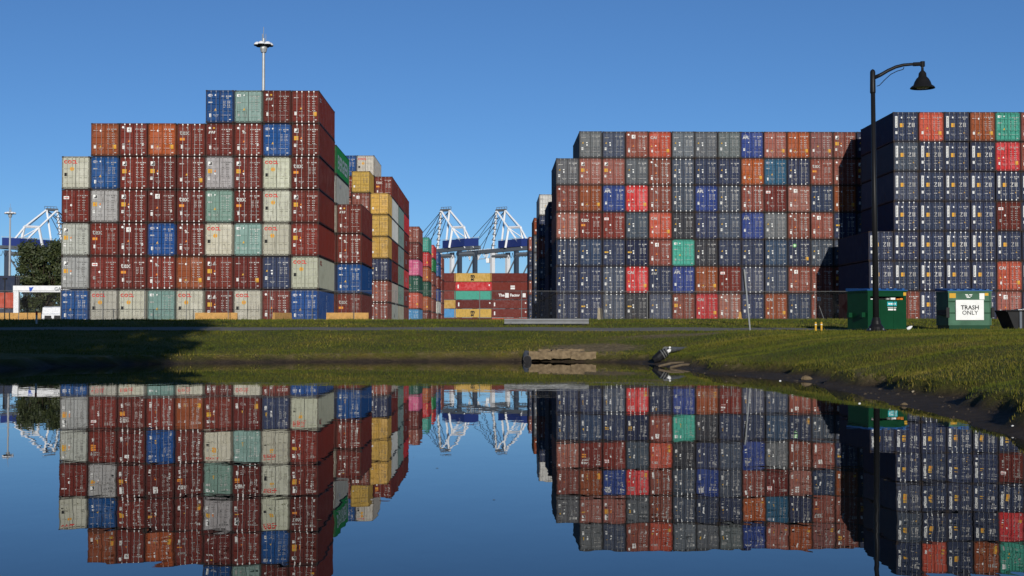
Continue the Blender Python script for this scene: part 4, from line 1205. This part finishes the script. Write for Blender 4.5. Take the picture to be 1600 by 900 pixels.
# broken corrugated pipe at the corner of the pond
D = 50.4
def wp(px, py, dd=0.0):
    q = P(px, py, D + dd); return q
t = thing('broken_drain_pipe', 'broken black and grey corrugated drain pipe with torn white rim at pond corner', 'pipe', (0, 0, 0))
m = MB(); path_ = [wp(1021, 563), wp(1028, 559.5), wp(1034, 554)]
m.tube(path_, [.12, .17, .17], 12); m.build('pipe_end', PIPE, t)
m = MB()
a, b_ = wp(1033, 555), wp(1043, 549)
for k in range(6):
    u0, u1 = k / 6, (k + .8) / 6
    m.tube([a.lerp(b_, u0), a.lerp(b_, u1)], [.19 - .010 * k] * 2, 12, k % 2)
m.build('corrugated_rings', [PIPE, PIPEG], t)
m = MB(); m.tube([wp(1041, 551), wp(1043, 549.5), wp(1045.5, 548), wp(1046.8, 546), wp(1046.6, 543.5), wp(1046.4, 541.5)], [.05, .06, .065, .05, .045, .03], 8); m.build('torn_rim', WHT, t)
m = MB(); m.tube([wp(1040, 546.5, .3), wp(1052, 546, 1.2), wp(1062, 545, 2.4), wp(1074, 542.5, 4)], [.12, .10, .07, .02], 10); m.build('buried_pipe', PIPEG, t)
# stones and litter on the mud
def stone(px, py, r, mat, name, label, cat, seed):
    d_ = CAMR @ Vector(((px - 800) / F, (450 - py) / F, -1)); k = (0.05 - CAM_H) / d_.z
    p_ = Vector((0, 0, CAM_H)) + d_ * k
    m = MB(); rnd = random.Random(seed)
    m.lathe([(0.0, -.6 * r), (.75 * r, -.45 * r), (1.0 * r, .0), (.7 * r, .45 * r), (.25 * r, .62 * r), (0, .64 * r)], n=9)
    m.v = [(x * rnd.uniform(.85, 1.2) * 1.3, y * rnd.uniform(.85, 1.15), z * rnd.uniform(.85, 1.15)) for x, y, z in m.v]
    o = m.build(name, mat, None, (p_.x, p_.y, max(zg(p_.x, p_.y), 0.0) + .15 * r)); o.rotation_euler = (0, 0, rnd.uniform(0, 3))
    return tag(o, label, cat)
stone(1260, 592, .12, STONE, 'stone', 'rounded brown stone on the mud along the right bank', 'stone', 1)
stone(1219, 592, .025, WHT, 'litter', 'tiny white litter speck on the mud left of stone', 'litter', 2)
stone(1343, 626, .02, WHT, 'litter', 'small pale litter floating off the right mud bank', 'litter', 3)
stone(1413, 629, .045, STONE, 'stone', 'small pale stone at the middle of right mud bank', 'stone', 4)
stone(1582, 668, .018, WHT, 'litter', 'small white litter on the mud at right edge', 'litter', 5)
for k, (pxa, pya, pxb, pyb) in enumerate(((1030, 572, 1068, 566), (1048, 574, 1084, 569), (1426, 625, 1456, 623))):
    D = (45.5, 45.0, 26.0)[k]
    a, b_ = P(pxa, pya, D), P(pxb, pyb, D + .8)
    m = MB(); r_ = (.04, .04, .018)[k]
    m.tube([(0, 0, 0), (b_ - a) * .5 + Vector((0, 0, .03)), b_ - a], [r_, r_ * 1.1, r_ * .6], 7)
    o = m.build('driftwood', DRIFT if k < 2 else CONC, None, (a.x, a.y, max(a.z, zg(a.x, a.y) + .03)))
    tag(o, ('pale driftwood log at the pond corner, upper of the two', 'pale driftwood log at the pond corner, lower of the two', 'thin pale stick on the mud of the right bank')[k], 'driftwood')

# ------------------------------------------------------------------ pebbles on the mud and flecks on the water (uncountable)
def pebble_field(name, n, fn, r0, r1, flat, mat, label, cat):
    m = MB(); rnd = random.Random(n); got = 0
    while got < n:
        p_ = fn(rnd)
        if p_ is None: continue
        r = rnd.uniform(r0, r1) * (1 + 1.5 * rnd.random() ** 6); a0 = rnd.uniform(0, 6)
        x, y, z = p_; i = len(m.v); k = 6
        for q in range(k):
            a = a0 + q * 2 * math.pi / k
            m.v.append((x + r * rnd.uniform(.7, 1.3) * math.cos(a), y + r * rnd.uniform(.7, 1.3) * math.sin(a), z))
        m.v.append((x + rnd.uniform(-.2, .2) * r, y, z + r * flat))
        for q in range(k): m.f.append((i + q, i + (q + 1) % k, i + k)); m.m.append(0)
        got += 1
    o = m.build(name, mat); o['kind'] = 'stuff'; o['label'] = label; o['category'] = cat
def on_mud(rnd):
    if rnd.random() < .6: x, y = rnd.uniform(5, 9.5), rnd.uniform(14, 50)
    else: x, y = rnd.uniform(-16, 6), rnd.uniform(51, 56)
    d = float(sdist(np.array([x]), np.array([y]))[0])
    mw_ = float(mudw(np.array([x]), np.array([y]))[0])
    if d < -.05 or d > mw_ + .05: return None
    return x, y, zg(x, y) - .004
pebble_field('pebbles', 320, on_mud, .008, .026, .7, simple('pebble', (0.085, 0.066, 0.046), 0.9, var=.6, scale=1.7), 'scattered small pebbles and crumbs on the muddy pond edge', 'pebbles')
def on_water(rnd):
    y = 9 + 42 * rnd.random() ** 1.3; x = rnd.uniform(-.36, .33) * y
    if float(sdist(np.array([x]), np.array([y]))[0]) > -.15: return None
    return x, y, .003
pebble_field('floating_flecks', 70, on_water, .006, .016, .15, simple('fleck', (0.14, 0.11, 0.06), 0.9), 'tiny leaf flecks floating on the still pond', 'leaf flecks')
